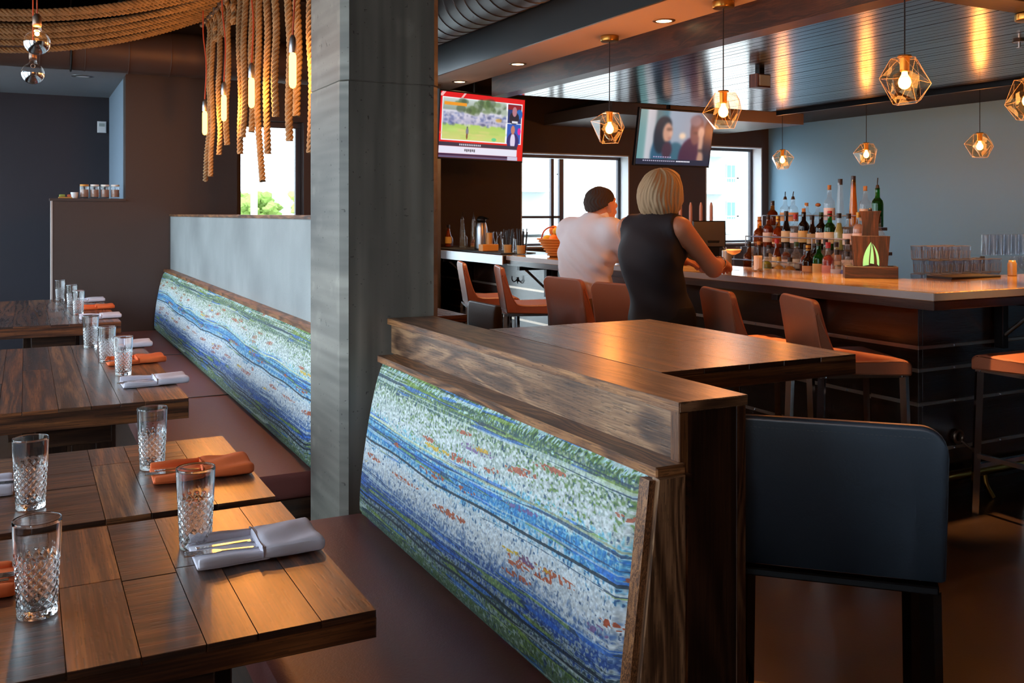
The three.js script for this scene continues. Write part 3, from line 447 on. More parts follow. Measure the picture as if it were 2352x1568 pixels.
// ---------------------------------------------------------------- bar counter
{
  const body = thing('bar_counter', 'dark boarded bar front with metal strips wrapping the corner', 'bar', [0, 0, 0]);
  const hs = [0.06, 0.259, 0.492, 0.657, 0.767, 0.99], FX = 3.85, FZ = -3.16;
  part(body, 'carcass', mg([span(FX + 0.03, FX + 0.12, 0, 0.99, -9.97, FZ - 0.03), span(FX + 0.03, 7.3, 0, 0.99, FZ - 0.12, FZ - 0.03)]), mDarkWood);
  for (let i = 0; i < 5; i++) {
    const a = hs[i] + 0.006, b = hs[i + 1] - 0.006;
    for (let k = 0; k < 3; k++) { const z0 = FZ - k * 2.27, z1 = z0 - 2.266; part(body, 'board', uvm(span(FX, FX + 0.03, a, b, z1, z0, 0.003), 'z'), mBarBoard); }
    for (let k = 0; k < 2; k++) { const x0 = FX + 0.0301 + k * 1.72; part(body, 'board', uvm(span(x0, x0 + 1.715, a, b, FZ - 0.03, FZ, 0.003), 'x'), mBarBoard); }
    if (i) { part(body, 'metal_strip', span(FX - 0.006, FX + 0.01, hs[i] - 0.009, hs[i] + 0.009, -9.97, FZ + 0.006, 0.002), mStrip); part(body, 'metal_strip', span(FX - 0.006, 7.3, hs[i] - 0.009, hs[i] + 0.009, FZ - 0.01, FZ + 0.006, 0.002), mStrip); }
  }
  for (const z of [-3.6, -4.3, -5.0, -5.7]) for (const h of hs.slice(1, 5)) part(body, 'screw', new THREE.SphereGeometry(0.007, 8, 6).translate(FX - 0.008, h, z), mSteel);
  for (const x of [4.1, 4.45, 4.8]) for (const h of hs.slice(1, 5)) part(body, 'screw', new THREE.SphereGeometry(0.007, 8, 6).translate(x, h, FZ + 0.008), mSteel);
  const top = thing('bar_countertop', 'golden polished bar top with pale edge and dark wood under-layer', 'countertop', [0, 0, 0]);
  const seg = (y0, y1, d, mat, name, c) => { part(top, name, uvm(span(3.56 + d, 4.2, y0, y1, -7.0, -2.84 - d, c), 'z'), mat); part(top, name, uvm(span(4.2005, 7.2, y0, y1, -3.5, -2.84 - d, c), 'x'), mat); };
  seg(1.032, 1.07, 0, mBarTop, 'top_slab', 0.003); seg(0.99, 1.0315, 0.004, mDarkWood, 'lower_slab', 0.003);
  part(top, 'edge_band', span(3.5575, 3.5595, 1.034, 1.067, -7.0, -2.84), mBarEdge); part(top, 'edge_band', span(3.5595, 7.2, 1.034, 1.067, -2.8395, -2.8375), mBarEdge);
  const low = thing('bar_countertop', 'bright steel-edged end section of bar top with dark mat', 'countertop', [0, 0, 0]);
  part(low, 'top_slab', uvm(span(3.53, 4.2, 1.0, 1.068, -10.0, -7.005, 0.003), 'z'), mDarkWood); part(low, 'steel_edge', span(3.522, 3.53, 0.992, 1.07, -10.0, -7.0), S(0xd8dadc, { metalness: 0.55, roughness: 0.5 }));
  one('bar_mat', uvm(cb(0.34, 0.008, 1.5, 0.002), 'z'), S(0x1c1b1c, { roughness: 0.7 }), 'long dark rubber mat under the thermos and bottles', 'mat', [3.78, 1.0745, -7.95]);
  one('bar_mat', uvm(cb(0.4, 0.012, 0.16, 0.003), 'x'), S(0x161617, { roughness: 0.55 }), 'black rubber mat beside the brown caddy', 'mat', [4.55, 1.0765, -3.44]);
  const rail = thing('foot_rail', 'brass foot rail along the base of the bar', 'rail', [0, 0, 0]);
  part(rail, 'pipe', tube([[3.79, 0.14, -9.9], [3.79, 0.14, -6], [3.79, 0.14, -3.3], [3.795, 0.14, -3.14], [3.83, 0.14, -3.105], [4.0, 0.14, -3.1], [5, 0.14, -3.1], [7.2, 0.14, -3.1]], 0.024, 160, 12), mBrass);
  for (const z of [-4, -5.4, -6.8, -8.2]) part(rail, 'support', mg([bar([3.79, 0.14, z], [3.85, 0.14, z], 0.03), rod([3.79, 0.14, z], [3.79, 0, z], 0.014)]), mBrass);
  for (const x of [4.25, 5.3, 6.4]) part(rail, 'support', mg([bar([x, 0.14, -3.1], [x, 0.14, -3.16], 0.03), tube([[x, 0.13, -3.1], [x + 0.005, 0.07, -3.09], [x + 0.03, 0.008, -3.07]], 0.012, 10, 8)]), mBrass);
}
const bracketGeos = { leg: cb(0.05, 0.24, 0.045, 0.003), arm: cb(0.3, 0.03, 0.045, 0.003), strut: rod([-0.02, -0.21, 0], [-0.24, -0.02, 0], 0.011, 8), knob: new THREE.SphereGeometry(0.016, 12, 8) };
function bracket(x, z, turn, label) { const o = thing('bar_bracket', label, 'bracket', [x, 0.99, z], turn, 'steel brackets under the bar top'); part(o, 'leg', bracketGeos.leg, mBlackMetal, [-0.026, -0.135, 0]); part(o, 'arm', bracketGeos.arm, mBlackMetal, [-0.151, -0.0155, 0]); part(o, 'strut', bracketGeos.strut, mSteel); part(o, 'bolt', bracketGeos.knob, mSteel, [-0.03, -0.21, 0.0]); }
bracket(3.842, -3.82, 0, 'bar bracket behind the stool nearest the bar corner'); bracket(3.842, -5.2, 0, 'bar bracket beneath the standing woman'); bracket(3.842, -6.75, 0, 'bar bracket between the two left stools'); bracket(3.842, -8.3, 0, 'leftmost bar bracket under the steel edge');
bracket(4.42, -3.152, PI / 2, 'bar bracket on the right side of the bar corner'); bracket(5.7, -3.152, PI / 2, 'second bar bracket right of the corner');
for (const [z, t] of [[-6.2, 'right of the second stool'], [-7.35, 'between the two left stools']]) { const o = thing('bag_hook', 'small black bag hook on the bar front ' + t, 'hook', [3.844, 0.84, z]); part(o, 'plate', cb(0.008, 0.04, 0.02, 0.002), mBlackMetal); part(o, 'prong', tube([[0, 0.0, 0], [-0.03, -0.02, 0], [-0.05, 0.0, 0], [-0.05, 0.03, 0]], 0.005, 12, 6), mBlackMetal); part(o, 'prong', tube([[0, -0.01, 0], [-0.02, -0.03, 0.05], [-0.03, 0, 0.06]], 0.004, 12, 6), mBlackMetal); }
{ const o = thing('bag_hook', 'bronze bag hook low on the bar front behind the right stool', 'hook', [4.12, 0.31, -3.145]); part(o, 'ring', new THREE.TorusGeometry(0.03, 0.008, 8, 20), mBronze); part(o, 'prong', tube([[0.01, -0.02, 0.01], [0.06, -0.07, 0.05], [0.09, -0.08, 0.05]], 0.006, 12, 6), mBronze); }

// ---------------------------------------------------------------- stools
function stoolGeos() {
  const s = new THREE.Shape(), H = 1.0;
  s.moveTo(0.05, 0.678); s.lineTo(0.0, H - 0.01); s.quadraticCurveTo(0.0, H, 0.012, H); s.quadraticCurveTo(0.034, H, 0.036, H - 0.012);
  s.bezierCurveTo(0.07, 0.86, 0.085, 0.78, 0.125, 0.745); s.bezierCurveTo(0.16, 0.725, 0.3, 0.738, 0.4, 0.738); s.quadraticCurveTo(0.462, 0.735, 0.462, 0.70); s.lineTo(0.462, 0.672); s.lineTo(0.455, 0.664); s.closePath();
  // loft the side profile across the width; the top corners of the back are rounded and the edges eased
  const pr = s.getPoints(7); if (pr[0].distanceTo(pr[pr.length - 1]) < 1e-5) pr.pop();
  const N = pr.length, ccw = THREE.ShapeUtils.area(pr) > 0 ? 1 : -1, Wd = 0.44, R = 0.055, st = [[0, 0.009], [0.0025, 0.004], [0.007, 0.001], [0.013, 0]];
  for (let k = 1; k <= 6; k++) st.push([0.013 + k * 0.008, 0]);
  const all = [...st, [Wd * 0.33, 0], [Wd / 2, 0]], xs = [...all.map(([a, o]) => [-Wd / 2 + a, o]), ...all.slice(0, -1).reverse().map(([a, o]) => [Wd / 2 - a, o])];
  const pos = [], idx = [];
  for (const [x, off] of xs) { const e = Wd / 2 - Math.abs(x), drop = e < R ? R - Math.sqrt(R * R - (R - e) ** 2) : 0; for (let i = 0; i < N; i++) { const a = pr[(i + N - 1) % N], b = pr[(i + 1) % N], c = pr[i], tx = b.x - a.x, ty = b.y - a.y, l = Math.hypot(tx, ty) || 1, px = c.x - (ty / l) * off * ccw, py = c.y + (tx / l) * off * ccw, f = sstep(0.8, H, py); pos.push(x, py - drop * f, -(px - 0.23)); } }
  for (let j = 0; j < xs.length - 1; j++) for (let i = 0; i < N; i++) { const a = j * N + i, b = j * N + (i + 1) % N, c = a + N, d = b + N; ccw > 0 ? idx.push(a, b, c, b, d, c) : idx.push(a, c, b, b, c, d); }
  for (const t of THREE.ShapeUtils.triangulateShape(pr, [])) { const l = (xs.length - 1) * N; ccw > 0 ? idx.push(t[0], t[2], t[1], l + t[0], l + t[1], l + t[2]) : idx.push(t[0], t[1], t[2], l + t[0], l + t[2], l + t[1]); }
  let shell = new THREE.BufferGeometry(); shell.setAttribute('position', new THREE.Float32BufferAttribute(pos, 3)); shell.setIndex(idx); shell.computeVertexNormals(); shell = uvm(shell, 'y');
  const q = [0.19, 0.19];
  return { shell, frame: mg([span(-0.205, 0.205, 0.656, 0.673, 0.165, 0.195, 0.003), span(-0.205, 0.205, 0.656, 0.673, -0.22, -0.19, 0.003), span(-0.205, -0.175, 0.656, 0.673, -0.19, 0.165, 0.003), span(0.175, 0.205, 0.656, 0.673, -0.19, 0.165, 0.003)]),
    leg: (sx, sz) => bar([sx * 0.19, 0.658, sz], [sx * 0.2, 0, sz + Math.sign(sz) * 0.02], 0.03, 0.03), side: (sx) => bar([sx * 0.197, 0.27, -0.22], [sx * 0.197, 0.27, 0.19], 0.02, 0.02), front: bar([-0.197, 0.22, -0.22], [0.197, 0.22, -0.22], 0.02, 0.026) };
}
const SG = stoolGeos(), legG = [[-1, -0.205], [1, -0.205], [-1, 0.18], [1, 0.18]].map(([a, b]) => SG.leg(a, b)), sideG = [SG.side(-1), SG.side(1)];
function stool(label, mat, legMat, x, z, heading, group, sy = 1) {
  const o = thing('bar_stool', label, 'stool', [x, 0, z], -heading * PI / 180, group); o.scale.y = sy;
  part(o, 'seat_shell', SG.shell, mat); part(o, 'seat_frame', SG.frame, mat === mBlackLeather ? mBlackMetal : legMat); legG.forEach((g) => part(o, 'leg', g, legMat)); sideG.forEach((g) => part(o, 'stretcher', g, legMat)); part(o, 'footrest', SG.front, legMat); return o;
}
const mSmoke = S(0x7c7876, { metalness: 1, roughness: 0.16 });
const big = stool('black leather bar stool in the right foreground', mBlackLeather, mSmoke, 1.612, -1.563, 44.7);
{ // stitched welt round the back of the foreground stool
  const st = []; for (let i = 0; i < 46; i++) st.push(bar([-0.195 + i * 0.0087, 0.978, 0.2335], [-0.1905 + i * 0.0087, 0.978, 0.2335], 0.0014)); part(big, 'stitching', mg(st), S(0x4c4f55, { roughness: 0.7 }));
}
const brown = [[3.33, -6.88, 108, 'leftmost tan leather bar stool, seen from the side'], [3.33, -6.2, 110, 'second tan leather bar stool from the left, side-on'], [3.13, -4.97, 88, 'tan leather bar stool the man sits on'], [3.16, -4.45, 80, 'tan leather bar stool between the man and woman'], [3.39, -3.79, 108, 'tan leather bar stool right of the standing woman'], [3.44, -3.25, 113, 'tan leather bar stool at the corner of the bar']];
brown.forEach(([x, z, h, l]) => stool(l, mTan, mChrome, x, z, h, 'tan stools along the bar', 1.03));
stool('tan leather bar stool cut off by the right edge', mTan, mChrome, 4.19, -2.735, 0, 'tan stools along the bar', 1.03);

// ---------------------------------------------------------------- high tables, dining chair
{
  const t = diningTable('high table of reclaimed boards behind the walnut partition', -2.57, -1.694, 0.05, [[0.2, [1], 'z'], [0.22, [1, 1.3], 'z'], [0.18, [1], 'z'], [0.2, [1.2, 1], 'z'], [0.2, [1], 'z']], 'high_table', 1.245, 1.84, 1.07, false);
  part(t, 'column', cb(0.09, 0.99, 0.09, 0.004), mBlackMetal, [0, 0.525, 0]); part(t, 'top_plate', cb(0.4, 0.012, 0.4, 0.003), mBlackMetal, [0, 1.013, 0]); part(t, 'foot_plate', cb(0.46, 0.02, 0.46, 0.004), mBlackMetal, [0, 0.011, 0]);
  const u = diningTable('dining table just showing beyond the concrete column', -6.4, -5.6, 0.05, [[0.25, [1], 'z'], [0.25, [1], 'z'], [0.25, [1], 'z'], [0.25, [1], 'z']], 'dining_table', 1.8, 2.56, 0.76, true);
  const c = thing('dining_chair', 'dark leather dining chair beyond the walnut partition', 'chair', [2.44, 0, -5.56], PI / 2);
  part(c, 'backrest', uvm(pad(0.45, 0.42, 0.05, 0.022, 0.004), 'y'), leather(0x33251f, 0.45), [0, 0.625, 0.225]); part(c, 'seat', uvm(pad(0.45, 0.08, 0.44, 0.03, 0.004), 'x'), leather(0x33251f, 0.45), [0, 0.45, 0]);
  for (const [sx, sz] of [[-1, -1], [1, -1], [-1, 1], [1, 1]]) part(c, 'leg', bar([sx * 0.19, 0.42, sz * 0.18], [sx * 0.2, 0, sz * 0.2], 0.03), mBlackMetal);
}

// ---------------------------------------------------------------- pendants and downlights
function pendantGeo(seed) {
  const pts = [], r = (a, b) => mix(a, b, hash(seed, pts.length, 77)), ph = hash(seed, 1, 3) * 6;
  for (let i = 0; i < 5; i++) { const a = ph + (i / 5) * 2 * PI; const q = r(0.05, 0.07); pts.push(V(q * Math.cos(a), 0.105, q * Math.sin(a))); }
  for (let i = 0; i < 5; i++) { const a = ph + ((i + 0.5) / 5) * 2 * PI + r(-0.2, 0.2), q = r(0.115, 0.135); pts.push(V(q * Math.cos(a), r(-0.03, 0.055), q * Math.sin(a))); }
  for (let i = 0; i < 5; i++) { const a = ph + (i / 5) * 2 * PI + r(-0.15, 0.15), q = r(0.05, 0.085); pts.push(V(q * Math.cos(a), -0.1 + r(-0.008, 0.008), q * Math.sin(a))); }
  const g = new ConvexGeometry(pts), e = new THREE.EdgesGeometry(g, 12).attributes.position, rods = [];
  for (let i = 0; i < e.count; i += 2) rods.push(rod([e.getX(i), e.getY(i), e.getZ(i)], [e.getX(i + 1), e.getY(i + 1), e.getZ(i + 1)], 0.0006, 5));
  g.setAttribute('uv', new THREE.Float32BufferAttribute(new Float32Array(g.attributes.position.count * 2), 2));
  return { shell: g, seams: mg(rods) };
}
const mSeam = Ph(0xf8f0e4, { roughness: 0.06, transmission: 0.85, thickness: 0, ior: 1.7 });
const bulbG = lathe([[0.012, 0.045], [0.014, 0.03], [0.026, 0.008], [0.029, -0.008], [0.024, -0.026], [0.012, -0.036], [0.0001, -0.039]], 20), socketG = lathe([[0.0001, 0.118], [0.03, 0.118], [0.032, 0.108], [0.022, 0.104], [0.02, 0.045], [0.013, 0.043], [0.0001, 0.043]], 24), canopyG = lathe([[0.0001, 0.04], [0.062, 0.04], [0.064, 0.034], [0.064, 0.006], [0.058, 0], [0.0001, 0]], 32);
const inner = (() => { const g = new ConvexGeometry([...Array(12)].map((_, i) => { const a = i * 2.4, y = -0.085 + 0.15 * (i / 11), q = 0.05 + 0.02 * Math.sin(i); return V(q * Math.cos(a), y, q * Math.sin(a)); })); g.setAttribute('uv', new THREE.Float32BufferAttribute(new Float32Array(g.attributes.position.count * 2), 2)); return g; })();
[[3.6, 2.01, -5.5, 2.65, 'faceted glass pendant between the two screens'], [3.6, 2.015, -4.3, 2.65, 'faceted glass pendant overlapping the couple on the screen'], [3.6, 2.03, -3.03, 2.65, 'largest faceted glass pendant above the bar corner'], [4.7, 2.02, -3.17, 2.475, 'faceted glass pendant cut off by the right edge'], [7.54, 2.02, -8.0, 2.62, 'small faceted glass pendant left of the far row'], [7.58, 2.02, -6.85, 2.62, 'small faceted glass pendant in the middle of the far row'], [7.54, 2.02, -5.54, 2.62, 'faceted glass pendant at the right of the far row']].forEach(([x, y, z, c, label], i) => {
  const o = thing('glass_pendant', label, 'pendant lamp', [x, y, z], 0, 'faceted pendants over the bar'), g = pendantGeo(i + 2);
  part(o, 'glass_shade', g.shell, mPendantGlass); part(o, 'inner_glass', inner, mPendantGlass, [0.0, -0.005, 0], [0, i, 0.2]); part(o, 'shade_edges', g.seams, mSeam); part(o, 'socket', socketG, mBrass); part(o, 'bulb', bulbG, mBulb); part(o, 'cord', rod([0, 0.115, 0], [0, c - y, 0], 0.0035, 6), mBlackCord); part(o, 'ceiling_canopy', canopyG, mBrass, [0, c - y - 0.04, 0]);
  const l = new THREE.PointLight(WARM, 1.3, 0, 2); l.castShadow = true; l.shadow.radius = 1.2; l.name = 'pendant_light'; o.add(l);
});
function downlight(x, y, z, label, cd, tx = x, tz = z, ang = 0.75) {
  const o = thing('recessed_downlight', label, 'downlight', [x, y, z], 0, 'recessed downlights');
  part(o, 'trim_ring', lathe([[0.05, -0.002], [0.052, -0.006], [0.072, -0.004], [0.073, -0.0005]], 32), mBronze); part(o, 'lens', cyl(0.05, 0.05, 0.003, 28).translate(0, -0.0025, 0), mDown);
  const l = new THREE.SpotLight(0xffc684, cd, 0, ang, 0.6, 2); l.position.set(0, -0.03, 0); l.target.position.set(tx - x, -2, tz - z); l.castShadow = true; l.shadow.radius = 2; l.name = 'downlight_light'; o.add(l); o.add(l.target); l.target.name = 'aim';
}
downlight(3.6, 2.65, -6.87, 'second recessed downlight in the beige soffit', 7); downlight(3.6, 2.65, -8.04, 'farthest recessed downlight in the beige soffit', 7);
downlight(3.62, 2.65, -3.65, 'recessed downlight in the beige soffit above the bar stools', 42, 3.88, -3.75, 0.34); downlight(3.62, 2.65, -2.72, 'recessed downlight in front of the bar corner', 42, 3.95, -3.1, 0.27); downlight(3.62, 2.65, -4.9, 'recessed downlight over the standing woman', 34, 3.88, -4.9, 0.36); downlight(5.0, 2.475, -3.1, 'downlight in the beam over the right wing of the bar', 20, 5.0, -3.2, 0.42); downlight(6.2, 2.475, -3.1, 'far downlight in the beam over the right wing', 20, 6.2, -3.2, 0.42);
{ const o = thing('recessed_downlight', 'unlit recessed downlight in the grey service room ceiling', 'downlight', [0.42, 2.55, -8.52], 0, 'recessed downlights'); part(o, 'trim_ring', lathe([[0.05, -0.002], [0.052, -0.006], [0.085, -0.004], [0.086, -0.0005]], 32), mSteel); part(o, 'lens', cyl(0.05, 0.05, 0.003, 28).translate(0, -0.0025, 0), S(0xc8c8cc)); }
{ const o = thing('ceiling_speaker', 'small brown box speaker under the plank ceiling', 'speaker', [4.84, 2.49, -5.37]); part(o, 'mount', cb(0.05, 0.04, 0.05, 0.003), mBlackMetal, [0, -0.02, 0]); part(o, 'cabinet', cb(0.13, 0.1, 0.1, 0.008), woodMat(wWalnut, 0xb08a68), [0, -0.09, 0]); part(o, 'grille', cb(0.1, 0.08, 0.008, 0.003), S(0x8d9a9c, { roughness: 0.8 }), [-0.0, -0.09, 0.053]); }
{ const o = thing('sprinkler_head', 'small pale sprinkler head under the plank ceiling at the right', 'sprinkler', [5.46, 2.49, -3.74]); part(o, 'rose', cyl(0.035, 0.04, 0.012, 20), mSteel, [0, -0.006, 0]); part(o, 'deflector', mg([rod([0, -0.01, 0], [0, -0.045, 0], 0.007), cyl(0.018, 0.018, 0.003, 12).translate(0, -0.046, 0)]), mSteel); }
{ const o = thing('thermostat', 'small white thermostat on the dark service room wall', 'thermostat', [0.66, 2.26, -9.985]); part(o, 'case', cb(0.08, 0.11, 0.025, 0.006), S(0xd9d9dc)); part(o, 'display', cb(0.05, 0.03, 0.004, 0.001), S(0x9ba4a4), [0, 0.02, 0.014]); }

// ---------------------------------------------------------------- screens
function tv(label, pos, heading, tilt, w, h, draw, glowK) {
  const o = thing('television', label, 'television', pos, -heading * PI / 180), t = new THREE.Group(); t.name = 'tilting_head'; t.rotation.x = tilt; o.add(t);
  part(t, 'cabinet', cb(w + 0.03, h + 0.035, 0.045, 0.006), mBlackPlastic, [0, 0, -0.026]);
  const tx = canvasTex(1024, 576, draw); const m = S(0x000000, { emissive: 0xffffff, emissiveMap: tx, emissiveIntensity: glowK, roughness: 0.25 });
  part(t, 'screen', new THREE.PlaneGeometry(w, h), m, [0, 0, -0.0005]);
  part(o, 'ceiling_pole', mg([bar([0, 0, -0.05], [0, 0, -0.12], 0.06), rod([0, 0, -0.12], [0, TOP - pos[1], -0.12], 0.022), cb(0.16, 0.01, 0.16, 0.003).translate(0, TOP - pos[1] - 0.005, -0.12)]), mBlackMetal);
  const l = new THREE.RectAreaLight(0xdfe8ff, glowK * 0.35, w, h); l.position.set(0, 0, 0.01); l.lookAt(0, 0, 1); l.rotation.y = PI; l.name = 'screen_light'; t.add(l);
}
const blob = (c, x, y, rx, ry, col, a = 1) => { c.globalAlpha = a; c.fillStyle = col; c.beginPath(); c.ellipse(x, y, rx, ry, 0, 0, 7); c.fill(); c.globalAlpha = 1; };
tv('television with a red framed sports broadcast', [3.856, 2.235, -8.065], -16, 0.074, 1.06, 0.60, (c, w, h) => {
  c.fillStyle = '#e00c0c'; c.fillRect(0, 0, w, h); c.fillStyle = '#f6b6b6'; c.save(); c.transform(1, 0, -0.9, 1, 0, 0); c.fillRect(270, 0, 26, 46); c.fillRect(20, 0, 40, 40); c.restore();
  c.fillStyle = '#f2f2f6'; c.fillRect(20, 44, 976, 380);
  const g = c.createLinearGradient(0, 50, 0, 400); g.addColorStop(0, '#c8d4d0'); g.addColorStop(0.28, '#8f9f92'); g.addColorStop(0.32, '#d6d6e4'); g.addColorStop(0.62, '#a9a9c4'); g.addColorStop(0.66, '#a6cf62'); g.addColorStop(1, '#ccd27c'); c.fillStyle = g; c.fillRect(30, 52, 760, 362);
  c.filter = 'blur(6px)'; for (let i = 0; i < 40; i++) blob(c, 200 + hash(i, 1, 1) * 590, 60 + hash(i, 2, 1) * 100, 20 + 40 * hash(i, 3, 1), 16 + 26 * hash(i, 4, 1), ['#4d6b3a', '#6f8a5a', '#3a5236', '#aebcab'][i % 4], 0.6);
  for (let i = 0; i < 130; i++) blob(c, 34 + hash(i, 5, 1) * 750, 176 + hash(i, 6, 1) * 108, 8 + 26 * hash(i, 7, 1), 5 + 12 * hash(i, 8, 1), ['#3b5396', '#7a86b4', '#c9c9da', '#46507a', '#d9d6e2'][i % 5], 0.55);
  blob(c, 700, 215, 40, 16, '#cf9d3a', 0.8); for (let i = 0; i < 20; i++) blob(c, 40 + hash(i, 9, 1) * 740, 310 + hash(i, 10, 1) * 95, 70, 10, ['#b8dc74', '#d8cf86', '#9fcb60'][i % 3], 0.5);
  c.filter = 'blur(2px)'; c.fillStyle = '#f0981e'; c.fillRect(44, 86, 260, 28); blob(c, 322, 336, 16, 34, '#6d7488'); blob(c, 322, 300, 8, 9, '#4a5a60'); blob(c, 320, 380, 10, 26, '#7a4a30'); blob(c, 650, 394, 30, 16, '#48cf8a', 0.9);
  c.fillStyle = '#12306e'; c.fillRect(812, 56, 172, 172); c.fillStyle = '#8f1420'; c.fillRect(812, 56, 172, 46); blob(c, 960, 140, 40, 46, '#0e62b6'); blob(c, 896, 180, 62, 60, '#131628'); blob(c, 898, 120, 30, 46, '#b87a86'); c.fillStyle = '#dfe2ea'; c.fillRect(868, 206, 76, 22);
  c.fillStyle = '#0a54b8'; c.fillRect(812, 236, 172, 180); blob(c, 890, 400, 76, 84, '#16206a'); blob(c, 888, 396, 32, 76, '#d9d2ea'); blob(c, 886, 290, 26, 42, '#c07a66'); blob(c, 968, 300, 22, 34, '#e0189a');
  c.fillStyle = '#20243c'; c.fillRect(0, 440, 950, 34); c.fillStyle = '#c9ccd8'; for (let i = 0; i < 12; i++) c.fillRect(236 + i * 22, 448, 15, 17);
  c.fillStyle = '#e4e4f4'; c.fillRect(0, 474, 950, 66); c.fillStyle = '#3b3f4c'; for (let i = 0; i < 6; i++) c.fillRect(300 + i * 22, 494, 14, 20 + (i % 2) * 4);
  c.fillStyle = '#2b1740'; c.fillRect(0, 540, 960, 18); c.fillStyle = '#55557a'; c.fillRect(0, 558, 960, 18); c.fillStyle = '#c8c4dc'; c.fillRect(830, 540, 130, 36);
}, 1.0);
tv('television showing a woman and a man talking', [5.985, 2.197, -7.894], -3.3, 0.174, 0.98, 0.555, (c, w, h) => {
  c.filter = 'blur(13px)'; const g = c.createLinearGradient(0, 0, w, 0); g.addColorStop(0, '#5f8a8c'); g.addColorStop(0.09, '#6a9294'); g.addColorStop(0.1, '#b4b6bc'); g.addColorStop(0.2, '#a8a9b0'); g.addColorStop(0.22, '#4f6a6e'); g.addColorStop(0.36, '#3f6e7c'); g.addColorStop(0.4, '#8d99a8'); g.addColorStop(0.75, '#8a8f9c'); g.addColorStop(1, '#2a2c38'); c.fillStyle = g; c.fillRect(0, 0, w, h);
  blob(c, 600, 260, 46, 34, '#e6c4a4', 0.9); blob(c, 330, 470, 150, 210, '#24506a'); blob(c, 520, 500, 140, 170, '#2f5a6c'); blob(c, 300, 270, 96, 190, '#12202c'); blob(c, 340, 150, 96, 90, '#14222c'); blob(c, 388, 230, 66, 104, '#b98a74'); blob(c, 410, 196, 42, 14, '#3a2622', 0.7); blob(c, 436, 240, 20, 22, '#c89a84'); blob(c, 420, 292, 26, 8, '#8a4a46', 0.8); blob(c, 400, 420, 70, 90, '#3c2432');
  blob(c, 760, 500, 190, 230, '#3d1c34'); blob(c, 960, 380, 90, 300, '#151a2a'); blob(c, 800, 180, 96, 150, '#5a3f42'); blob(c, 770, 90, 80, 60, '#7c6468'); blob(c, 780, 260, 60, 90, '#6a4444'); blob(c, 800, 220, 60, 12, '#2a1c20', 0.7); blob(c, 860, 210, 46, 60, '#b49080'); blob(c, 868, 330, 34, 130, '#b08a78'); blob(c, 880, 500, 46, 80, '#a8806c'); blob(c, 872, 410, 44, 12, '#1c1a22');
  c.filter = 'blur(2px)'; c.fillStyle = '#191c30'; c.fillRect(0, 518, w, 58); c.fillStyle = '#b9b2c6'; for (let i = 0; i < 16; i++) c.fillRect(90 + i * 28, 530, 19, 12); c.fillStyle = '#f0ecf6'; for (let i = 0; i < 9; i++) c.fillRect(548 + i * 22, 530, 18, 14); for (let i = 0; i < 8; i++) { c.fillStyle = '#a890b4'; c.fillRect(226 + i * 32, 488, 22, 12); }
}, 1.2);

// ---------------------------------------------------------------- liquor display
{
  const o = thing('bottle_stand', 'stepped bottle stand with steel rails in the middle of the bar', 'stand', [0, 0, 0]);
  for (const [x, y, w, e] of [[4.4, 0.98, 0.14, -3.92], [4.55, 1.02, 0.14, -4.02], [4.7, 1.18, 0.13, -4.1], [4.85, 1.33, 0.11, -4.26]]) { part(o, 'shelf', span(x - w / 2, x + w / 2 - 0.001, y - 0.02, y, -5.33, e, 0.002), mDarkWood); part(o, 'riser', span(x - w / 2 + 0.004, x - w / 2 + 0.016, 0.02, y - 0.02, -5.32, e - 0.01), mDarkWood); if (y > 1) { part(o, 'guard_rail', rod([x - w / 2 + 0.008, y + 0.075, -5.3], [x - w / 2 + 0.008, y + 0.075, e - 0.03], 0.0045, 8), mSteel); part(o, 'rail_post', mg([-5.3, -4.65, e - 0.03].map((z) => rod([x - w / 2 + 0.008, y, z], [x - w / 2 + 0.008, y + 0.075, z], 0.004, 6))), mSteel); } }
  part(o, 'plinth', span(4.33, 4.94, 0, 0.02, -5.33, -3.92), mBlackMetal);
}
const bp = {   // bottle outlines [r, y]
  round: (h, r) => [[0.0001, 0], [r * 0.9, 0], [r, 0.006], [r, h * 0.6], [r * 0.85, h * 0.68], [r * 0.42, h * 0.76], [r * 0.38, h * 0.95], [r * 0.42, h * 0.955], [r * 0.42, h]],
  slim: (h, r) => [[0.0001, 0], [r * 0.9, 0], [r, 0.006], [r * 0.95, h * 0.5], [r * 0.6, h * 0.66], [r * 0.42, h * 0.8], [r * 0.38, h]],
  squat: (h, r) => [[0.0001, 0], [r * 0.92, 0], [r, 0.01], [r * 1.04, h * 0.42], [r * 0.9, h * 0.58], [r * 0.4, h * 0.7], [r * 0.36, h * 0.94], [r * 0.4, h]],
  tall: (h, r) => [[0.0001, 0], [r * 0.95, 0], [r, 0.006], [r * 0.82, h * 0.45], [r * 0.6, h * 0.75], [r * 0.5, h]],
};
const bG = {}; for (const [k, f] of Object.entries(bp)) bG[k] = { h: { round: 0.27, slim: 0.28, squat: 0.2, tall: 0.3 }[k], r: { round: 0.037, slim: 0.034, squat: 0.041, tall: 0.03 }[k] }, bG[k].g = lathe(f(bG[k].h, bG[k].r), 20), bG[k].liq = lathe(f(bG[k].h * 0.985, bG[k].r * 0.94).slice(0, 6).concat([[0.0001, bG[k].h * 0.7]]), 18), bG[k].lab = new THREE.CylinderGeometry(bG[k].r * 1.015, bG[k].r * 1.015, bG[k].h * (k === 'squat' ? 0.26 : 0.32), 20, 1, true).translate(0, bG[k].h * (k === 'squat' ? 0.26 : 0.33), 0);
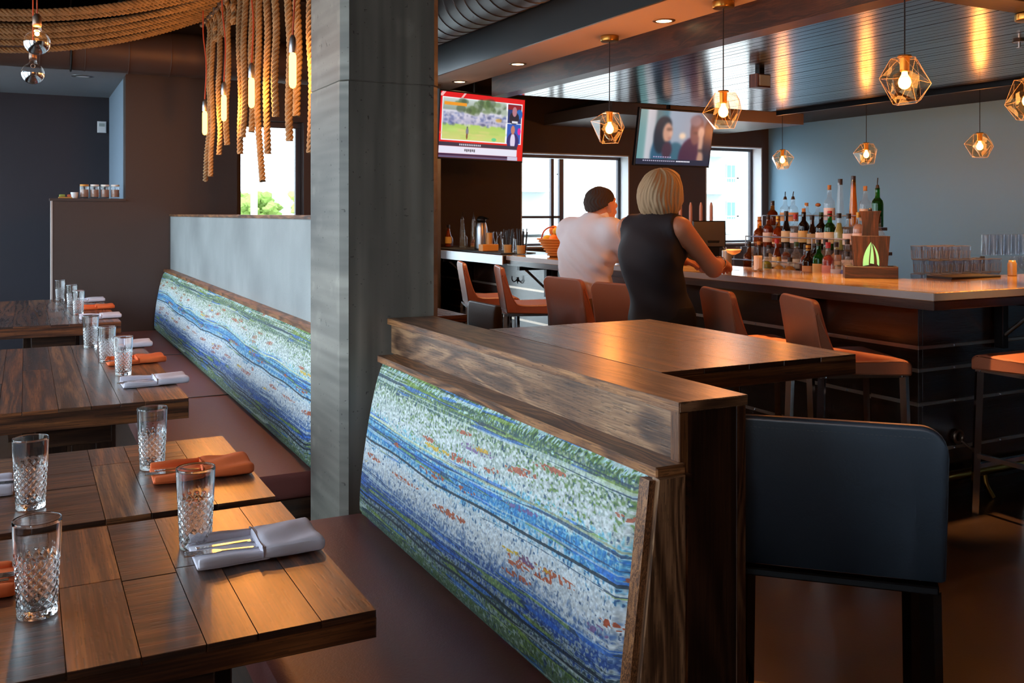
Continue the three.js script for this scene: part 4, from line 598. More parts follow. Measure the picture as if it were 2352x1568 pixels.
const corkG = cyl(0.013, 0.012, 0.035, 12).translate(0, 0.014, 0), capG = cyl(0.0155, 0.0155, 0.04, 12).translate(0, 0.005, 0), ballG = new THREE.SphereGeometry(0.019, 14, 10).translate(0, 0.015, 0), spoutG = mg([cyl(0.009, 0.014, 0.03, 10).translate(0, 0.012, 0), tube([[0, 0.02, 0], [0, 0.045, 0], [0.006, 0.075, 0]], 0.0034, 8, 6)]);
const gM = {}; const bottleGlass = (c) => gM[c] ??= Ph(c, { transmission: 0.95, thickness: 0, roughness: 0.03, ior: 1.5 });
const lq = {}; const liquid = (c) => lq[c] ??= Ph(c, { roughness: 0.1, transmission: 0.55, thickness: 0 });
const lm = {}; const labelMat = (c) => lm[c] ??= S(c, { roughness: 0.6 });
const mCork = S(0xb98a58, { roughness: 0.9 });
const stop = { cork: [corkG, mCork], cap: [capG, S(0x1d1a1c, { roughness: 0.4 })], red: [capG, S(0xa51d2a, { roughness: 0.4 })], ball: [ballG, S(0xa86a34, { roughness: 0.5 })], spout: [spoutG, mBlackPlastic], gold: [capG, S(0xb98d3a, { metalness: 0.7, roughness: 0.4 })], green: [capG, S(0x1e4c2a, { roughness: 0.4 })] };
function bottle(kind, glassC, liqC, labC, st, label, pos, sc = 1, group) {
  const b = bG[kind], o = thing('liquor_bottle', label, 'bottle', pos, rnd() * 6, group); o.scale.set(1, sc, 1);
  part(o, 'glass', b.g, bottleGlass(glassC)); if (liqC) part(o, 'liquid', b.liq, liquid(liqC)); if (labC) part(o, 'label', b.lab, labelMat(labC)); part(o, 'stopper', stop[st][0], stop[st][1], [0, b.h - 0.005, 0]);
}
const CL = 0xf4f8f8, AM = 0xe09a50, BR = 0x8a5a34, GR = 0x3cb862, DK = 0x5a4030;
const colName = { [CL]: 'clear', [AM]: 'amber', [BR]: 'brown', [GR]: 'green', [DK]: 'dark' };
const rowsB = [
  [4.86, 1.331, 'top', [[-5.26, 'squat', AM, 0x8a3c10, 0, 'cap', 0.82], [-5.13, 'round', CL, 0, 0xc9a070, 'spout', 0.72], [-5.05, 'round', CL, 0, 0xc98a58, 'spout', 0.72], [-4.92, 'squat', CL, 0, 0, 'cork', 0.72], [-4.81, 'squat', CL, 0, 0, 'ball', 0.7], [-4.71, 'round', CL, 0, 0xe6e8ee, 'cork', 0.95], [-4.61, 'tall', CL, 0, 0, 'cap', 1.0], [-4.5, 'tall', 0xf4d060, 0xf0bc20, 0, 'cap', 1.05], [-4.4, 'round', CL, 0, 0xd8c8b4, 'cork', 0.9], [-4.3, 'round', GR, 0x0f6a28, 0, 'spout', 0.93]]],
  [4.7, 1.181, 'second', [[-5.22, 'squat', AM, BR, 0x8a6a30, 'cork', 0.95], [-5.13, 'round', AM, 0xa04a12, 0xd8cfc0, 'cap', 0.78], [-5.03, 'squat', AM, 0xb05a16, 0xcdb98a, 'gold', 1.0], [-4.95, 'slim', DK, 0x180c08, 0xd8c8a0, 'cap', 0.85], [-4.86, 'round', CL, 0, 0xddd6d2, 'red', 0.8], [-4.785, 'round', DK, 0x1a120c, 0xc9b070, 'cork', 0.92], [-4.705, 'slim', BR, 0x2a140a, 0xb0a078, 'cap', 0.75], [-4.626, 'round', DK, 0x140e0a, 0xe8e2d8, 'green', 0.85], [-4.55, 'round', GR, 0x16502a, 0xdcd0b0, 'red', 0.88], [-4.47, 'slim', CL, 0xcfd26a, 0, 'cap', 0.8], [-4.39, 'round', CL, 0, 0xe8e0dc, 'cap', 0.82], [-4.31, 'round', CL, 0xf0c8b0, 0xe6d6cc, 'gold', 0.85], [-4.23, 'round', CL, 0, 0xd89a90, 'red', 0.85], [-4.15, 'squat', CL, 0, 0xe4e4e4, 'cap', 1.0]]],
  [4.55, 1.021, 'third', [[-5.16, 'squat', AM, 0x6a2c0e, 0, 'cap', 0.9], [-5.06, 'squat', BR, 0x4a1c0c, 0xcdb98a, 'cork', 0.9], [-4.96, 'round', CL, 0xe8d8b0, 0xd8d0c0, 'cap', 0.62], [-4.88, 'slim', AM, 0x8a3c14, 0xe0d2a8, 'red', 0.75], [-4.79, 'round', CL, 0x7a2020, 0xd0d0d4, 'cap', 0.68], [-4.7, 'round', CL, 0, 0xb8c4c0, 'green', 0.72], [-4.61, 'squat', CL, 0x8a2018, 0, 'cap', 0.9], [-4.53, 'round', DK, 0x140c08, 0xc9b888, 'cap', 0.7], [-4.44, 'round', CL, 0, 0xdadce4, 'cap', 0.8], [-4.35, 'round', CL, 0xeebb88, 0xe8e4e0, 'cap', 0.75], [-4.26, 'round', CL, 0, 0xecebea, 'cap', 0.82], [-4.17, 'round', CL, 0, 0xd8b0a0, 'red', 0.85], [-4.08, 'round', CL, 0, 0xe8e8ec, 'spout', 0.8]]],
  [4.4, 0.981, 'front', [[-4.82, 'round', CL, 0x9aa81e, 0x3f6a2a, 'cap', 0.6], [-4.7, 'squat', CL, 0xd8a818, 0, 'gold', 0.7], [-4.6, 'squat', CL, 0xd0a018, 0x5a7a2a, 'cap', 0.7], [-4.44, 'round', BR, 0x3a1a0a, 0xcaa070, 'gold', 0.82], [-4.35, 'round', GR, 0x3aa030, 0xd8b878, 'cap', 0.95], [-4.275, 'round', CL, 0xc01a18, 0xd89088, 'red', 0.9], [-4.2, 'round', CL, 0, 0xd0d0dc, 'cap', 0.75], [-4.12, 'round', CL, 0, 0x5a62a8, 'cap', 0.72], [-4.036, 'squat', CL, 0xf0dca8, 0xf4ecd8, 'cap', 0.7], [-3.955, 'round', CL, 0, 0, 'cap', 0.7]]],
];
rowsB.forEach(([x, y, tier, list]) => list.forEach(([z, kind, gc, lc, bc, st, sc], i) => bottle(kind, gc, lc, bc, st, `${ORD[i]} bottle from the left on the ${tier} tier, ${colName[gc] ?? 'golden'} glass`, [x + 0.004 * (hash(i, 2, 9) - 0.5), y + 0.0005, z], sc, 'liquor bottles on the ' + tier + ' tier')));

// ---------------------------------------------------------------- things on and behind the bar
{
  const o = thing('bar_caddy', 'brown wooden bar caddy with a pale green sailboat emblem', 'caddy', [4.08, 1.0705, -3.66], -0.74);
  const mCad = woodMat(wWalnut, 0x7a5a48, { roughness: 0.55 });
  part(o, 'tray', mg([cb(0.27, 0.012, 0.13, 0.002).translate(0, 0.006, 0), cb(0.27, 0.055, 0.01, 0.002).translate(0, 0.036, 0.06), cb(0.27, 0.055, 0.01, 0.002).translate(0, 0.036, -0.06), cb(0.01, 0.055, 0.12, 0.002).translate(0.13, 0.036, 0), cb(0.01, 0.055, 0.12, 0.002).translate(-0.13, 0.036, 0)]), mCad);
  const s = new THREE.Shape(); s.moveTo(-0.078, 0.0); s.lineTo(0.078, 0); s.lineTo(0.095, 0.215); s.lineTo(-0.095, 0.215); s.closePath(); part(o, 'front_board', uvm(new THREE.ExtrudeGeometry(s, { depth: 0.014, bevelEnabled: true, bevelThickness: 0.001, bevelSize: 0.001, bevelSegments: 1 }), 'y').translate(0, 0.012, 0.036), mCad); part(o, 'back_board', uvm(new THREE.ExtrudeGeometry(s, { depth: 0.014, bevelEnabled: false }), 'y').translate(0, 0.012, -0.05), mCad);
  const n = new THREE.Shape(); n.moveTo(-0.042, 0.215); n.bezierCurveTo(-0.036, 0.29, -0.046, 0.33, -0.055, 0.35); n.lineTo(0.055, 0.35); n.bezierCurveTo(0.046, 0.33, 0.036, 0.29, 0.042, 0.215); n.closePath(); part(o, 'handle', uvm(new THREE.ExtrudeGeometry(n, { depth: 0.02, bevelEnabled: true, bevelThickness: 0.001, bevelSize: 0.001, bevelSegments: 1 }), 'y').translate(0, 0.012, -0.01), mCad);
  part(o, 'knob', new THREE.SphereGeometry(0.012, 10, 8).translate(0.0, 0.368, 0), mBlackPlastic);
  const mGreen = S(0x86ecc0, { roughness: 0.6 }), f = (pts) => { const q = new THREE.Shape(); q.moveTo(...pts[0]); for (const p of pts.slice(1)) p.length === 2 ? q.lineTo(...p) : q.quadraticCurveTo(...p); return new THREE.ExtrudeGeometry(q, { depth: 0.0015, bevelEnabled: false, curveSegments: 8 }); };
  part(o, 'emblem', mg([f([[0.0, 0.16], [-0.046, 0.1, -0.042, 0.03], [-0.012, 0.036], [-0.012, 0.08, 0.0, 0.16]]), f([[0.003, 0.155], [-0.004, 0.1, -0.006, 0.045], [0.014, 0.042], [0.016, 0.09, 0.003, 0.155]]), f([[0.008, 0.15], [0.046, 0.1, 0.04, 0.03], [0.03, 0.04], [0.028, 0.1, 0.008, 0.15]]), f([[-0.04, 0.024], [0, 0.03, 0.038, 0.012], [0.03, 0.004], [-0.005, 0.016, -0.036, 0.012]]), f([[-0.026, 0.006], [0, 0.008, 0.018, -0.004], [0, -0.012, -0.026, 0.006]])]).translate(0, 0.036, 0.0515), mGreen);
}
const coupeG = lathe([[0.0001, 0], [0.036, 0], [0.037, 0.002], [0.006, 0.006], [0.0035, 0.02], [0.0035, 0.085], [0.012, 0.094], [0.04, 0.108], [0.05, 0.128], [0.051, 0.145]], 32);
{ const o = thing('coupe_glass', 'coupe glass of peach cocktail on the bar', 'glass', [3.89, 1.0705, -4.55]); part(o, 'glass', coupeG, mThin); part(o, 'drink', lathe([[0.0001, 0.095], [0.012, 0.096], [0.039, 0.1085], [0.048, 0.128], [0.0001, 0.1285]], 28), Ph(0xf0c090, { roughness: 0.3 })); }
{ const o = thing('highball_glass', 'tall glass with paper-wrapped straws beside the bottle stand', 'glass', [3.96, 1.0705, -4.41]); part(o, 'glass', lathe([[0.0001, 0.004], [0.033, 0.004], [0.034, 0], [0.037, 0.006], [0.04, 0.15]], 28), mThin); part(o, 'paper', cb(0.045, 0.085, 0.045, 0.01), S(0xe6e2dc), [0, 0.05, 0]); }
one('juice_tin', lathe([[0.0001, 0], [0.03, 0], [0.031, 0.003], [0.031, 0.11], [0.028, 0.115], [0.0001, 0.115]], 24), S(0x8c8f94, { metalness: 0.8, roughness: 0.35 }), 'small steel tin left of the tall glass', 'tin', [3.98, 1.0705, -4.72]);
{ const o = thing('cash_register_screen', 'black till screen behind the standing woman', 'screen', [4.52, 0.9755, -5.56], -0.62); part(o, 'panel', cb(0.24, 0.2, 0.03, 0.008), mBlackPlastic, [0, 0.29, 0], [-0.15, 0, 0]); part(o, 'neck', cb(0.09, 0.24, 0.05, 0.005), mBlackPlastic, [0.03, 0.13, -0.02], [0.2, 0, 0]); part(o, 'base', cb(0.24, 0.02, 0.2, 0.005), mBlackPlastic, [0, 0.011, 0]); part(o, 'cable', tube([[0.1, 0.2, 0.02], [0.14, 0.12, 0.05], [0.08, 0.06, 0.06], [0.14, 0.02, 0.06]], 0.006, 20, 6), S(0x6a6660)); }
one('work_counter', mg([uvm(span(4.22, 4.9, 0.94, 0.975, -10.0, -5.42), 'z'), uvm(span(4.96, 7.2, 0.92, 0.95, -4.5, -3.55), 'x')]), S(0x8d9094, { metalness: 0.8, roughness: 0.4 }), 'steel work counter inside the bar', 'counter', [0, 0, 0]);
{ const o = thing('beer_tap_tower', 'beer tap tower with a row of pale handles by the far window', 'beer taps', [4.6, 0.9755, -5.95], -0.5); part(o, 'tower', mg([cb(0.5, 0.08, 0.08, 0.02).translate(0, 0.3, 0), cyl(0.03, 0.03, 0.28, 16).translate(-0.18, 0.14, 0), cyl(0.03, 0.03, 0.28, 16).translate(0.18, 0.14, 0)]), mSteel); for (let i = 0; i < 6; i++) part(o, 'tap_handle', lathe([[0.0001, 0.34], [0.008, 0.34], [0.014, 0.4], [0.013, 0.5], [0.006, 0.53], [0.0001, 0.532]], 12), S(0xb98a78, { roughness: 0.5 }), [-0.2 + i * 0.08, 0, 0.02]); }
// stacked rocks glasses and stemware
const rocksG = lathe([[0.0001, 0.006], [0.03, 0.006], [0.032, 0], [0.036, 0.008], [0.041, 0.088], [0.0395, 0.088], [0.034, 0.014], [0.0001, 0.014]], 20), mRack = Ph(0xf2f6fa, { transmission: 0.96, thickness: 0, roughness: 0.02, ior: 1.6 });
const cutG = (() => { const g = [new THREE.TorusGeometry(0.04, 0.0016, 5, 20).rotateX(PI / 2).translate(0, 0.087, 0), new THREE.TorusGeometry(0.032, 0.003, 5, 20).rotateX(PI / 2).translate(0, 0.004, 0)]; for (let i = 0; i < 9; i++) { const a = i * 2 * PI / 9; g.push(rod([0.0345 * Math.cos(a), 0.008, 0.0345 * Math.sin(a)], [0.0385 * Math.cos(a), 0.06, 0.0385 * Math.sin(a)], 0.0016, 4)); } return mg(g); })(), mCut = Ph(0xf0f4f8, { roughness: 0.08, transmission: 0.45, thickness: 0, ior: 1.9 });
for (let lay = 0; lay < 3; lay++) for (let i = 0; i < (lay === 2 ? 4 : 7); i++) for (let j = 0; j < 2; j++) { const o = thing('rocks_glass', 'stacked rocks glass behind the bar, right of the brown caddy', 'glass', [5.01 + i * 0.094 + (lay % 2) * 0.02, 0.9505 + lay * 0.0885, -4.0 - j * 0.12], 0, 'rocks glasses stacked behind the bar'); part(o, 'bowl', rocksG, mRack); part(o, 'cut_edges', cutG, mCut); }
const wineG = lathe([[0.0001, 0], [0.034, 0], [0.035, 0.002], [0.005, 0.007], [0.0035, 0.02], [0.0035, 0.09], [0.014, 0.1], [0.034, 0.125], [0.038, 0.15], [0.033, 0.195]], 18), flipped = lathe([[0.0001, 0.135], [0.026, 0.135], [0.03, 0.13], [0.034, 0.0], [0.0325, 0.0], [0.0285, 0.127], [0.0001, 0.131]], 18);
for (let i = 0; i < 9; i++) for (let j = 0; j < 3; j++) one('stemmed_glass', wineG, mRack, 'stemmed glass standing in rows at the right end behind the bar', 'glass', [5.66 + i * 0.085, 0.9505, -3.72 - j * 0.09], 0, 'stemmed glasses behind the bar');
part(scene, 'glass_shelf', span(5.6, 6.6, 1.138, 1.146, -4.2, -4.02), mPane).userData = { label: 'narrow glass shelf under the upturned tumblers behind the bar', category: 'shelf' };
one('shelf_bracket', mg([span(5.61, 5.63, 0.95, 1.138, -4.12, -4.1), span(6.57, 6.59, 0.95, 1.138, -4.12, -4.1)]), mSteel, 'steel posts holding the narrow glass shelf', 'bracket', [0, 0, 0]);
for (let i = 0; i < 12; i++) one('upturned_tumbler', flipped, mRack, 'upturned tumbler on the glass shelf at the right end', 'glass', [5.66 + i * 0.076, 1.1465, -4.11], 0, 'upturned tumblers behind the bar');
one('small_jar', lathe([[0.0001, 0], [0.022, 0], [0.024, 0.004], [0.024, 0.07], [0.018, 0.078], [0.018, 0.086], [0.0001, 0.086]], 18), Ph(0xc49a5a, { roughness: 0.2, transmission: 0.4, thickness: 0 }), 'small amber jar on the right wing of the bar top', 'jar', [4.93, 1.0705, -3.42]);
// left end of the bar
{ const o = thing('thermos_flask', 'tall steel coffee thermos with black lid', 'thermos', [3.86, 1.079, -8.12]); part(o, 'body', lathe([[0.0001, 0], [0.062, 0], [0.064, 0.01], [0.062, 0.06], [0.058, 0.2], [0.046, 0.25], [0.04, 0.262], [0.0001, 0.262]], 32), mSteel); part(o, 'lid', lathe([[0.0001, 0.262], [0.044, 0.262], [0.046, 0.285], [0.03, 0.31], [0.012, 0.316], [0.0001, 0.316]], 24), mBlackPlastic); part(o, 'lever', bar([0.03, 0.3, 0], [0.03, 0.29, 0.09], 0.016), mBlackPlastic); }
const LB = [[3.9, -8.98, 'squat', AM, BR, 0, 'cork', 0.8], [3.84, -8.86, 'slim', AM, 0xb86a20, 0xe0b060, 'cap', 0.75], [3.95, -8.72, 'round', CL, 0, 0, 'cap', 0.6], [3.88, -8.6, 'tall', CL, 0, 0, 'spout', 0.95], [3.97, -8.5, 'squat', AM, 0x8a4a1a, 0xc99a50, 'cap', 0.6], [3.9, -8.38, 'tall', CL, 0, 0, 'spout', 0.95]];
LB.forEach(([x, z, k, g, l, b, s, sc], i) => bottle(k, g, l, b, s, `${ORD[i]} small bottle left of the thermos, ${colName[g]} glass`, [x, 1.079, z], sc, 'bottles at the left end of the bar'));
const carafeG = lathe([[0.0001, 0.004], [0.028, 0.004], [0.03, 0], [0.036, 0.02], [0.034, 0.07], [0.02, 0.12], [0.021, 0.15], [0.027, 0.17]], 24);
[[3.9, -7.98, 'first'], [3.97, -7.86, 'second'], [3.86, -7.74, 'third'], [3.93, -7.62, 'fourth']].forEach(([x, z, n]) => one('glass_carafe', carafeG, mThin, `${n} small clear carafe right of the thermos`, 'carafe', [x, 1.079, z], 0, 'carafes by the thermos'));
one('sugar_box', uvm(cb(0.16, 0.06, 0.09, 0.004), 'z'), S(0xe0903a, { roughness: 0.6 }), 'low orange box in front of the carafes', 'box', [3.745, 1.109, -7.72]);
one('candle_holder', lathe([[0.0001, 0], [0.028, 0], [0.03, 0.004], [0.03, 0.16], [0.0001, 0.16]], 20), S(0xd99a4a, { roughness: 0.4 }), 'tall amber cylinder beside the carafes', 'jar', [3.84, 1.079, -7.9]);
[[3.74, -7.32, 'left'], [3.77, -7.13, 'right']].forEach(([x, z, n], k) => { const o = thing('straw_caddy', `glass caddy of black straws, ${n} of two by the fruit basket`, 'caddy', [x, 1.0705 + (z < -7.15 ? 0.0 : 0), z], 0, 'straw caddies'); part(o, 'glass', lathe([[0.0001, 0.006], [0.045, 0.006], [0.046, 0], [0.05, 0.01], [0.054, 0.13]], 24), mThin); const g = []; for (let i = 0; i < 14; i++) { const a = i * 2.39, q = 0.01 + 0.028 * hash(i, k, 4); g.push(rod([q * Math.cos(a), 0.012, q * Math.sin(a)], [1.5 * q * Math.cos(a), 0.19 + 0.03 * hash(i, k, 6), 1.5 * q * Math.sin(a)], 0.004, 6)); } part(o, 'straws', mg(g), mBlackPlastic); part(o, 'wrapper', cyl(0.04, 0.036, 0.07, 16).translate(0, 0.042, 0), S(0xc8924a)); });
{ // wicker basket of citrus
  const bx = 3.84, bz = -6.62, o = thing('fruit_basket', 'orange wicker basket heaped with citrus on the bar', 'basket', [bx, 1.0705, bz]), mW = S(0xd07a24, { roughness: 0.7 });
  part(o, 'bowl', lathe([[0.0001, 0.004], [0.07, 0], [0.08, 0.012], [0.13, 0.09], [0.165, 0.14], [0.155, 0.14], [0.12, 0.085], [0.07, 0.02], [0.0001, 0.018]], 32), mW);
  const g = []; for (let r = 0; r < 7; r++) { const t = r / 6, q = mix(0.085, 0.168, t), y = mix(0.014, 0.142, t); g.push(new THREE.TorusGeometry(q + 0.002, 0.0065, 6, 40).rotateX(PI / 2).translate(0, y, 0)); } part(o, 'cane_rings', mg(g), mW);
  part(o, 'handle', tube([[-0.16, 0.14, 0], [-0.13, 0.21, 0], [-0.06, 0.24, 0], [0.0, 0.2, 0]], 0.006, 20, 6), S(0xb5452a));
  const cit = new THREE.SphereGeometry(0.041, 20, 14), lem = (() => { const q = new THREE.SphereGeometry(0.034, 18, 12); q.scale(1.3, 1, 1); return q; })(), mO = S(0xee7a12, { roughness: 0.45, bumpMap: fine, bumpScale: 0.002 }), mL = S(0xd8b020, { roughness: 0.45, bumpMap: fine, bumpScale: 0.002 });
  [[0.088, 0.14, 0, 0], [0.027, 0.14, 0.084, 1], [-0.071, 0.14, 0.052, 0], [-0.071, 0.14, -0.052, 1], [0.027, 0.14, -0.084, 0], [0, 0.075, 0, 0], [0.048, 0.205, 0.016, 0], [-0.036, 0.205, 0.036, 1], [-0.012, 0.21, -0.05, 0]].forEach(([x, y, z, k], i) => one(k ? 'lemon' : 'orange', k ? lem : cit, k ? mL : mO, `${k ? 'yellow lemon' : 'orange'} heaped in the wicker basket on the bar`, 'fruit', [bx + x, 1.0705 + y, bz + z], i, k ? 'lemons in the basket' : 'oranges in the basket'));
}
// service station mugs and jars
const mugG = lathe([[0.0001, 0.004], [0.03, 0.004], [0.032, 0], [0.036, 0.01], [0.037, 0.1], [0.034, 0.1], [0.033, 0.012], [0.0001, 0.01]], 24), cupG = lathe([[0.0001, 0], [0.02, 0], [0.024, 0.01], [0.028, 0.05], [0.0255, 0.05], [0.02, 0.012], [0.0001, 0.01]], 20);
[0.425, 0.502, 0.579, 0.656].forEach((x, i) => { const o = thing('storage_jar', ['first', 'second', 'third', 'fourth', 'fifth'][i] + ' glass jar from the left on the low wall', 'jar', [x, 1.5405, -8.4], i, 'jars on the service wall'); part(o, 'glass', mugG, mThin); part(o, 'contents', cyl(0.031, 0.031, 0.06, 18).translate(0, 0.044, 0), S(0x9a7a6a)); part(o, 'lid', cyl(0.033, 0.033, 0.014, 20).translate(0, 0.108, 0), S(i ? 0xe8e4dc : 0xd8973a)); });
[0.352, 0.352].forEach((x, i) => one('small_cup', cupG, S(0xd8dce0, { roughness: 0.35 }), (i ? 'rear' : 'front') + ' small white cup beside the jars on the low wall', 'cup', [x + 0.0 , 1.5405, -8.37 - i * 0.065], 0, 'cups on the service wall'));
{ const o = thing('condiment_tray', 'little tray of wrapped condiments at the end of the low wall', 'tray', [0.29, 1.5405, -8.4]); part(o, 'tray', cb(0.11, 0.012, 0.09, 0.003), S(0xb98a4a), [0, 0.006, 0]); part(o, 'packet', pad(0.045, 0.02, 0.04, 0.008, 0.002, 4), S(0x8a9a4a), [-0.028, 0.022, 0]); part(o, 'packet', pad(0.04, 0.02, 0.04, 0.008, 0.002, 4), S(0xb5563a), [0.028, 0.022, 0]); }

// ---------------------------------------------------------------- people (distance fields meshed by surface nets)
function mesh3(f, lo, hi, cell) {
  const n = [0, 1, 2].map((k) => Math.ceil((hi[k] - lo[k]) / cell) + 1), [nx, ny, nz] = n, F = new Float32Array(nx * ny * nz), id = (i, j, k) => (k * ny + j) * nx + i;
  for (let k = 0; k < nz; k++) for (let j = 0; j < ny; j++) for (let i = 0; i < nx; i++) F[id(i, j, k)] = f(lo[0] + i * cell, lo[1] + j * cell, lo[2] + k * cell);
  const vi = new Int32Array(nx * ny * nz).fill(-1), pos = [], idx = [];
  for (let k = 0; k < nz - 1; k++) for (let j = 0; j < ny - 1; j++) for (let i = 0; i < nx - 1; i++) {
    let m = 0; for (let c = 0; c < 8; c++) if (F[id(i + (c & 1), j + ((c >> 1) & 1), k + (c >> 2))] < 0) m |= 1 << c;
    if (m === 0 || m === 255) continue;
    let x = 0, y = 0, z = 0, q = 0;
    for (let c = 0; c < 8; c++) for (const b of [1, 2, 4]) if (!(c & b)) { const d = c | b; if (((m >> c) & 1) !== ((m >> d) & 1)) { const a0 = F[id(i + (c & 1), j + ((c >> 1) & 1), k + (c >> 2))], a1 = F[id(i + (d & 1), j + ((d >> 1) & 1), k + (d >> 2))], t = a0 / (a0 - a1); x += (c & 1) + (b === 1 ? t : 0); y += ((c >> 1) & 1) + (b === 2 ? t : 0); z += (c >> 2) + (b === 4 ? t : 0); q++; } }
    vi[id(i, j, k)] = pos.length / 3; pos.push(lo[0] + (i + x / q) * cell, lo[1] + (j + y / q) * cell, lo[2] + (k + z / q) * cell);
  }
  const quad = (a, b, c, d, flip) => { if (a < 0 || b < 0 || c < 0 || d < 0) return; flip ? idx.push(a, c, b, a, d, c) : idx.push(a, b, c, a, c, d); };
  for (let k = 1; k < nz - 1; k++) for (let j = 1; j < ny - 1; j++) for (let i = 1; i < nx - 1; i++) {
    const s = F[id(i, j, k)] < 0;
    if (s !== F[id(i + 1, j, k)] < 0) quad(vi[id(i, j - 1, k - 1)], vi[id(i, j, k - 1)], vi[id(i, j, k)], vi[id(i, j - 1, k)], !s);
    if (s !== F[id(i, j + 1, k)] < 0) quad(vi[id(i - 1, j, k - 1)], vi[id(i - 1, j, k)], vi[id(i, j, k)], vi[id(i, j, k - 1)], !s);
    if (s !== F[id(i, j, k + 1)] < 0) quad(vi[id(i - 1, j - 1, k)], vi[id(i, j - 1, k)], vi[id(i, j, k)], vi[id(i - 1, j, k)], !s);
  }
  const g = new THREE.BufferGeometry(); g.setAttribute('position', new THREE.Float32BufferAttribute(pos, 3)); g.setIndex(idx);
  g.computeVertexNormals(); g.setAttribute('uv', new THREE.Float32BufferAttribute(new Float32Array((pos.length / 3) * 2), 2)); return g;
}
const smin = (a, b, k) => { const h = clamp(0.5 + (0.5 * (b - a)) / k); return mix(b, a, h) - k * h * (1 - h); };
const cap = ([ax, ay, az, ra, bx, by, bz, rb]) => { const dx = bx - ax, dy = by - ay, dz = bz - az, L = dx * dx + dy * dy + dz * dz || 1e-9; return (x, y, z) => { const t = clamp(((x - ax) * dx + (y - ay) * dy + (z - az) * dz) / L); return Math.hypot(x - ax - t * dx, y - ay - t * dy, z - az - t * dz) - mix(ra, rb, t); }; };
const ell = (cx, cy, cz, rx, ry, rz, tilt = 0) => { const c = Math.cos(tilt), s = Math.sin(tilt), m = Math.min(rx, ry, rz); return (x, y, z) => { const Y = y - cy, Z = z - cz, y2 = Y * c - Z * s, z2 = Y * s + Z * c, X = x - cx, k0 = Math.hypot(X / rx, y2 / ry, z2 / rz), k1 = Math.hypot(X / rx / rx, y2 / ry / ry, z2 / rz / rz); return k1 > 0 ? (k0 * (k0 - 1)) / k1 : -m; }; };
const join = (list, k, grow = 0) => (x, y, z) => { let d = 1e3; for (const f of list) d = smin(d, f(x, y, z), k); return d - grow; };
const bounds = (pts, r) => { const lo = [1e3, 1e3, 1e3], hi = [-1e3, -1e3, -1e3]; for (const p of pts) for (let k = 0; k < 3; k++) { lo[k] = Math.min(lo[k], p[k] - r); hi[k] = Math.max(hi[k], p[k] + r); } return [lo, hi]; };
// hand: palm and five bent fingers; w wrist, d direction of fingers, up back-of-hand normal, side = thumb side direction
function handFields(w, d, up, side, curl = 0.5) {
  const P = (a, b, c) => [w[0] + d[0] * a + up[0] * b + side[0] * c, w[1] + d[1] * a + up[1] * b + side[1] * c, w[2] + d[2] * a + up[2] * b + side[2] * c], C = (p, ra, q, rb) => cap([...p, ra, ...q, rb]), out = [];
  out.push(C(P(-0.02, 0, 0), 0.026, P(0.03, 0, 0.0), 0.024), C(P(0.03, 0, 0.02), 0.017, P(0.085, 0, 0.028), 0.014), C(P(0.03, 0, -0.018), 0.017, P(0.08, 0, -0.026), 0.0135), C(P(0.03, 0, 0), 0.018, P(0.085, 0, 0), 0.015));
  [[0.03, 0.07], [0.011, 0.078], [-0.009, 0.072], [-0.028, 0.057]].forEach(([s, l]) => { const a = P(0.083, 0, s), b = P(0.083 + l * 0.5, -l * 0.15 * curl, s * 1.1), c = P(0.083 + l * 0.8, -l * 0.55 * curl, s * 1.1), e = P(0.083 + l * 0.95, -l * 0.9 * curl, s * 1.05); out.push(C(a, 0.0095, b, 0.009), C(b, 0.009, c, 0.0085), C(c, 0.0085, e, 0.0075)); });
  const a = P(0.02, -0.002, 0.026), b = P(0.05, -0.012, 0.052), c = P(0.078, -0.02, 0.056); out.push(C(a, 0.014, b, 0.011), C(b, 0.011, c, 0.009)); return out;
}
function headFields(hx, hy, hz, tilt, s = 1) {   // face towards -z
  const c = Math.cos(tilt), q = Math.sin(tilt), P = (x, y, z) => [hx + x * s, hy + (y * c + z * q) * s, hz + (z * c - y * q) * s], K = (p, r0, o, r1) => cap([...P(...p), r0 * s, ...P(...o), r1 * s]);
  const skull = ell(...P(0, 0.028, 0.012), 0.076 * s, 0.088 * s, 0.095 * s, -tilt), face = ell(...P(0, -0.028, -0.03), 0.06 * s, 0.085 * s, 0.066 * s, -tilt);
  return { skull, P, skin: [skull, face, K([0, -0.085, -0.055], 0.03, [0, -0.09, -0.05], 0.03), K([0, 0.015, -0.098], 0.009, [0, -0.018, -0.116], 0.013), K([0, -0.018, -0.116], 0.012, [0, -0.03, -0.1], 0.012), K([-0.02, -0.055, -0.088], 0.01, [0.02, -0.055, -0.088], 0.01), K([-0.03, 0.03, -0.09], 0.01, [0.03, 0.03, -0.09], 0.01), K([0.074, 0.012, 0.0], 0.011, [0.082, 0.016, 0.014], 0.012), K([0.082, 0.016, 0.014], 0.012, [0.076, -0.03, 0.004], 0.01), K([-0.074, 0.012, 0.0], 0.011, [-0.082, 0.016, 0.014], 0.012), K([-0.082, 0.016, 0.014], 0.012, [-0.076, -0.03, 0.004], 0.01)] };
}
const mSkin = Ph(0xc98a6a, { roughness: 0.5, sheen: 0.2 });
const cloth = (c, r = 0.85) => S(c, { roughness: r });
function eyes(o, P, s) { const w = S(0xe8e4de, { roughness: 0.3 }); for (const k of [-1, 1]) { const e = part(o, 'eye', new THREE.SphereGeometry(0.0105 * s, 12, 10), w, P(k * 0.03, 0.006, -0.086)); part(e, 'iris', new THREE.SphereGeometry(0.006 * s, 10, 8), S(0x2a1c14), [0, 0, -0.006 * s]); } }
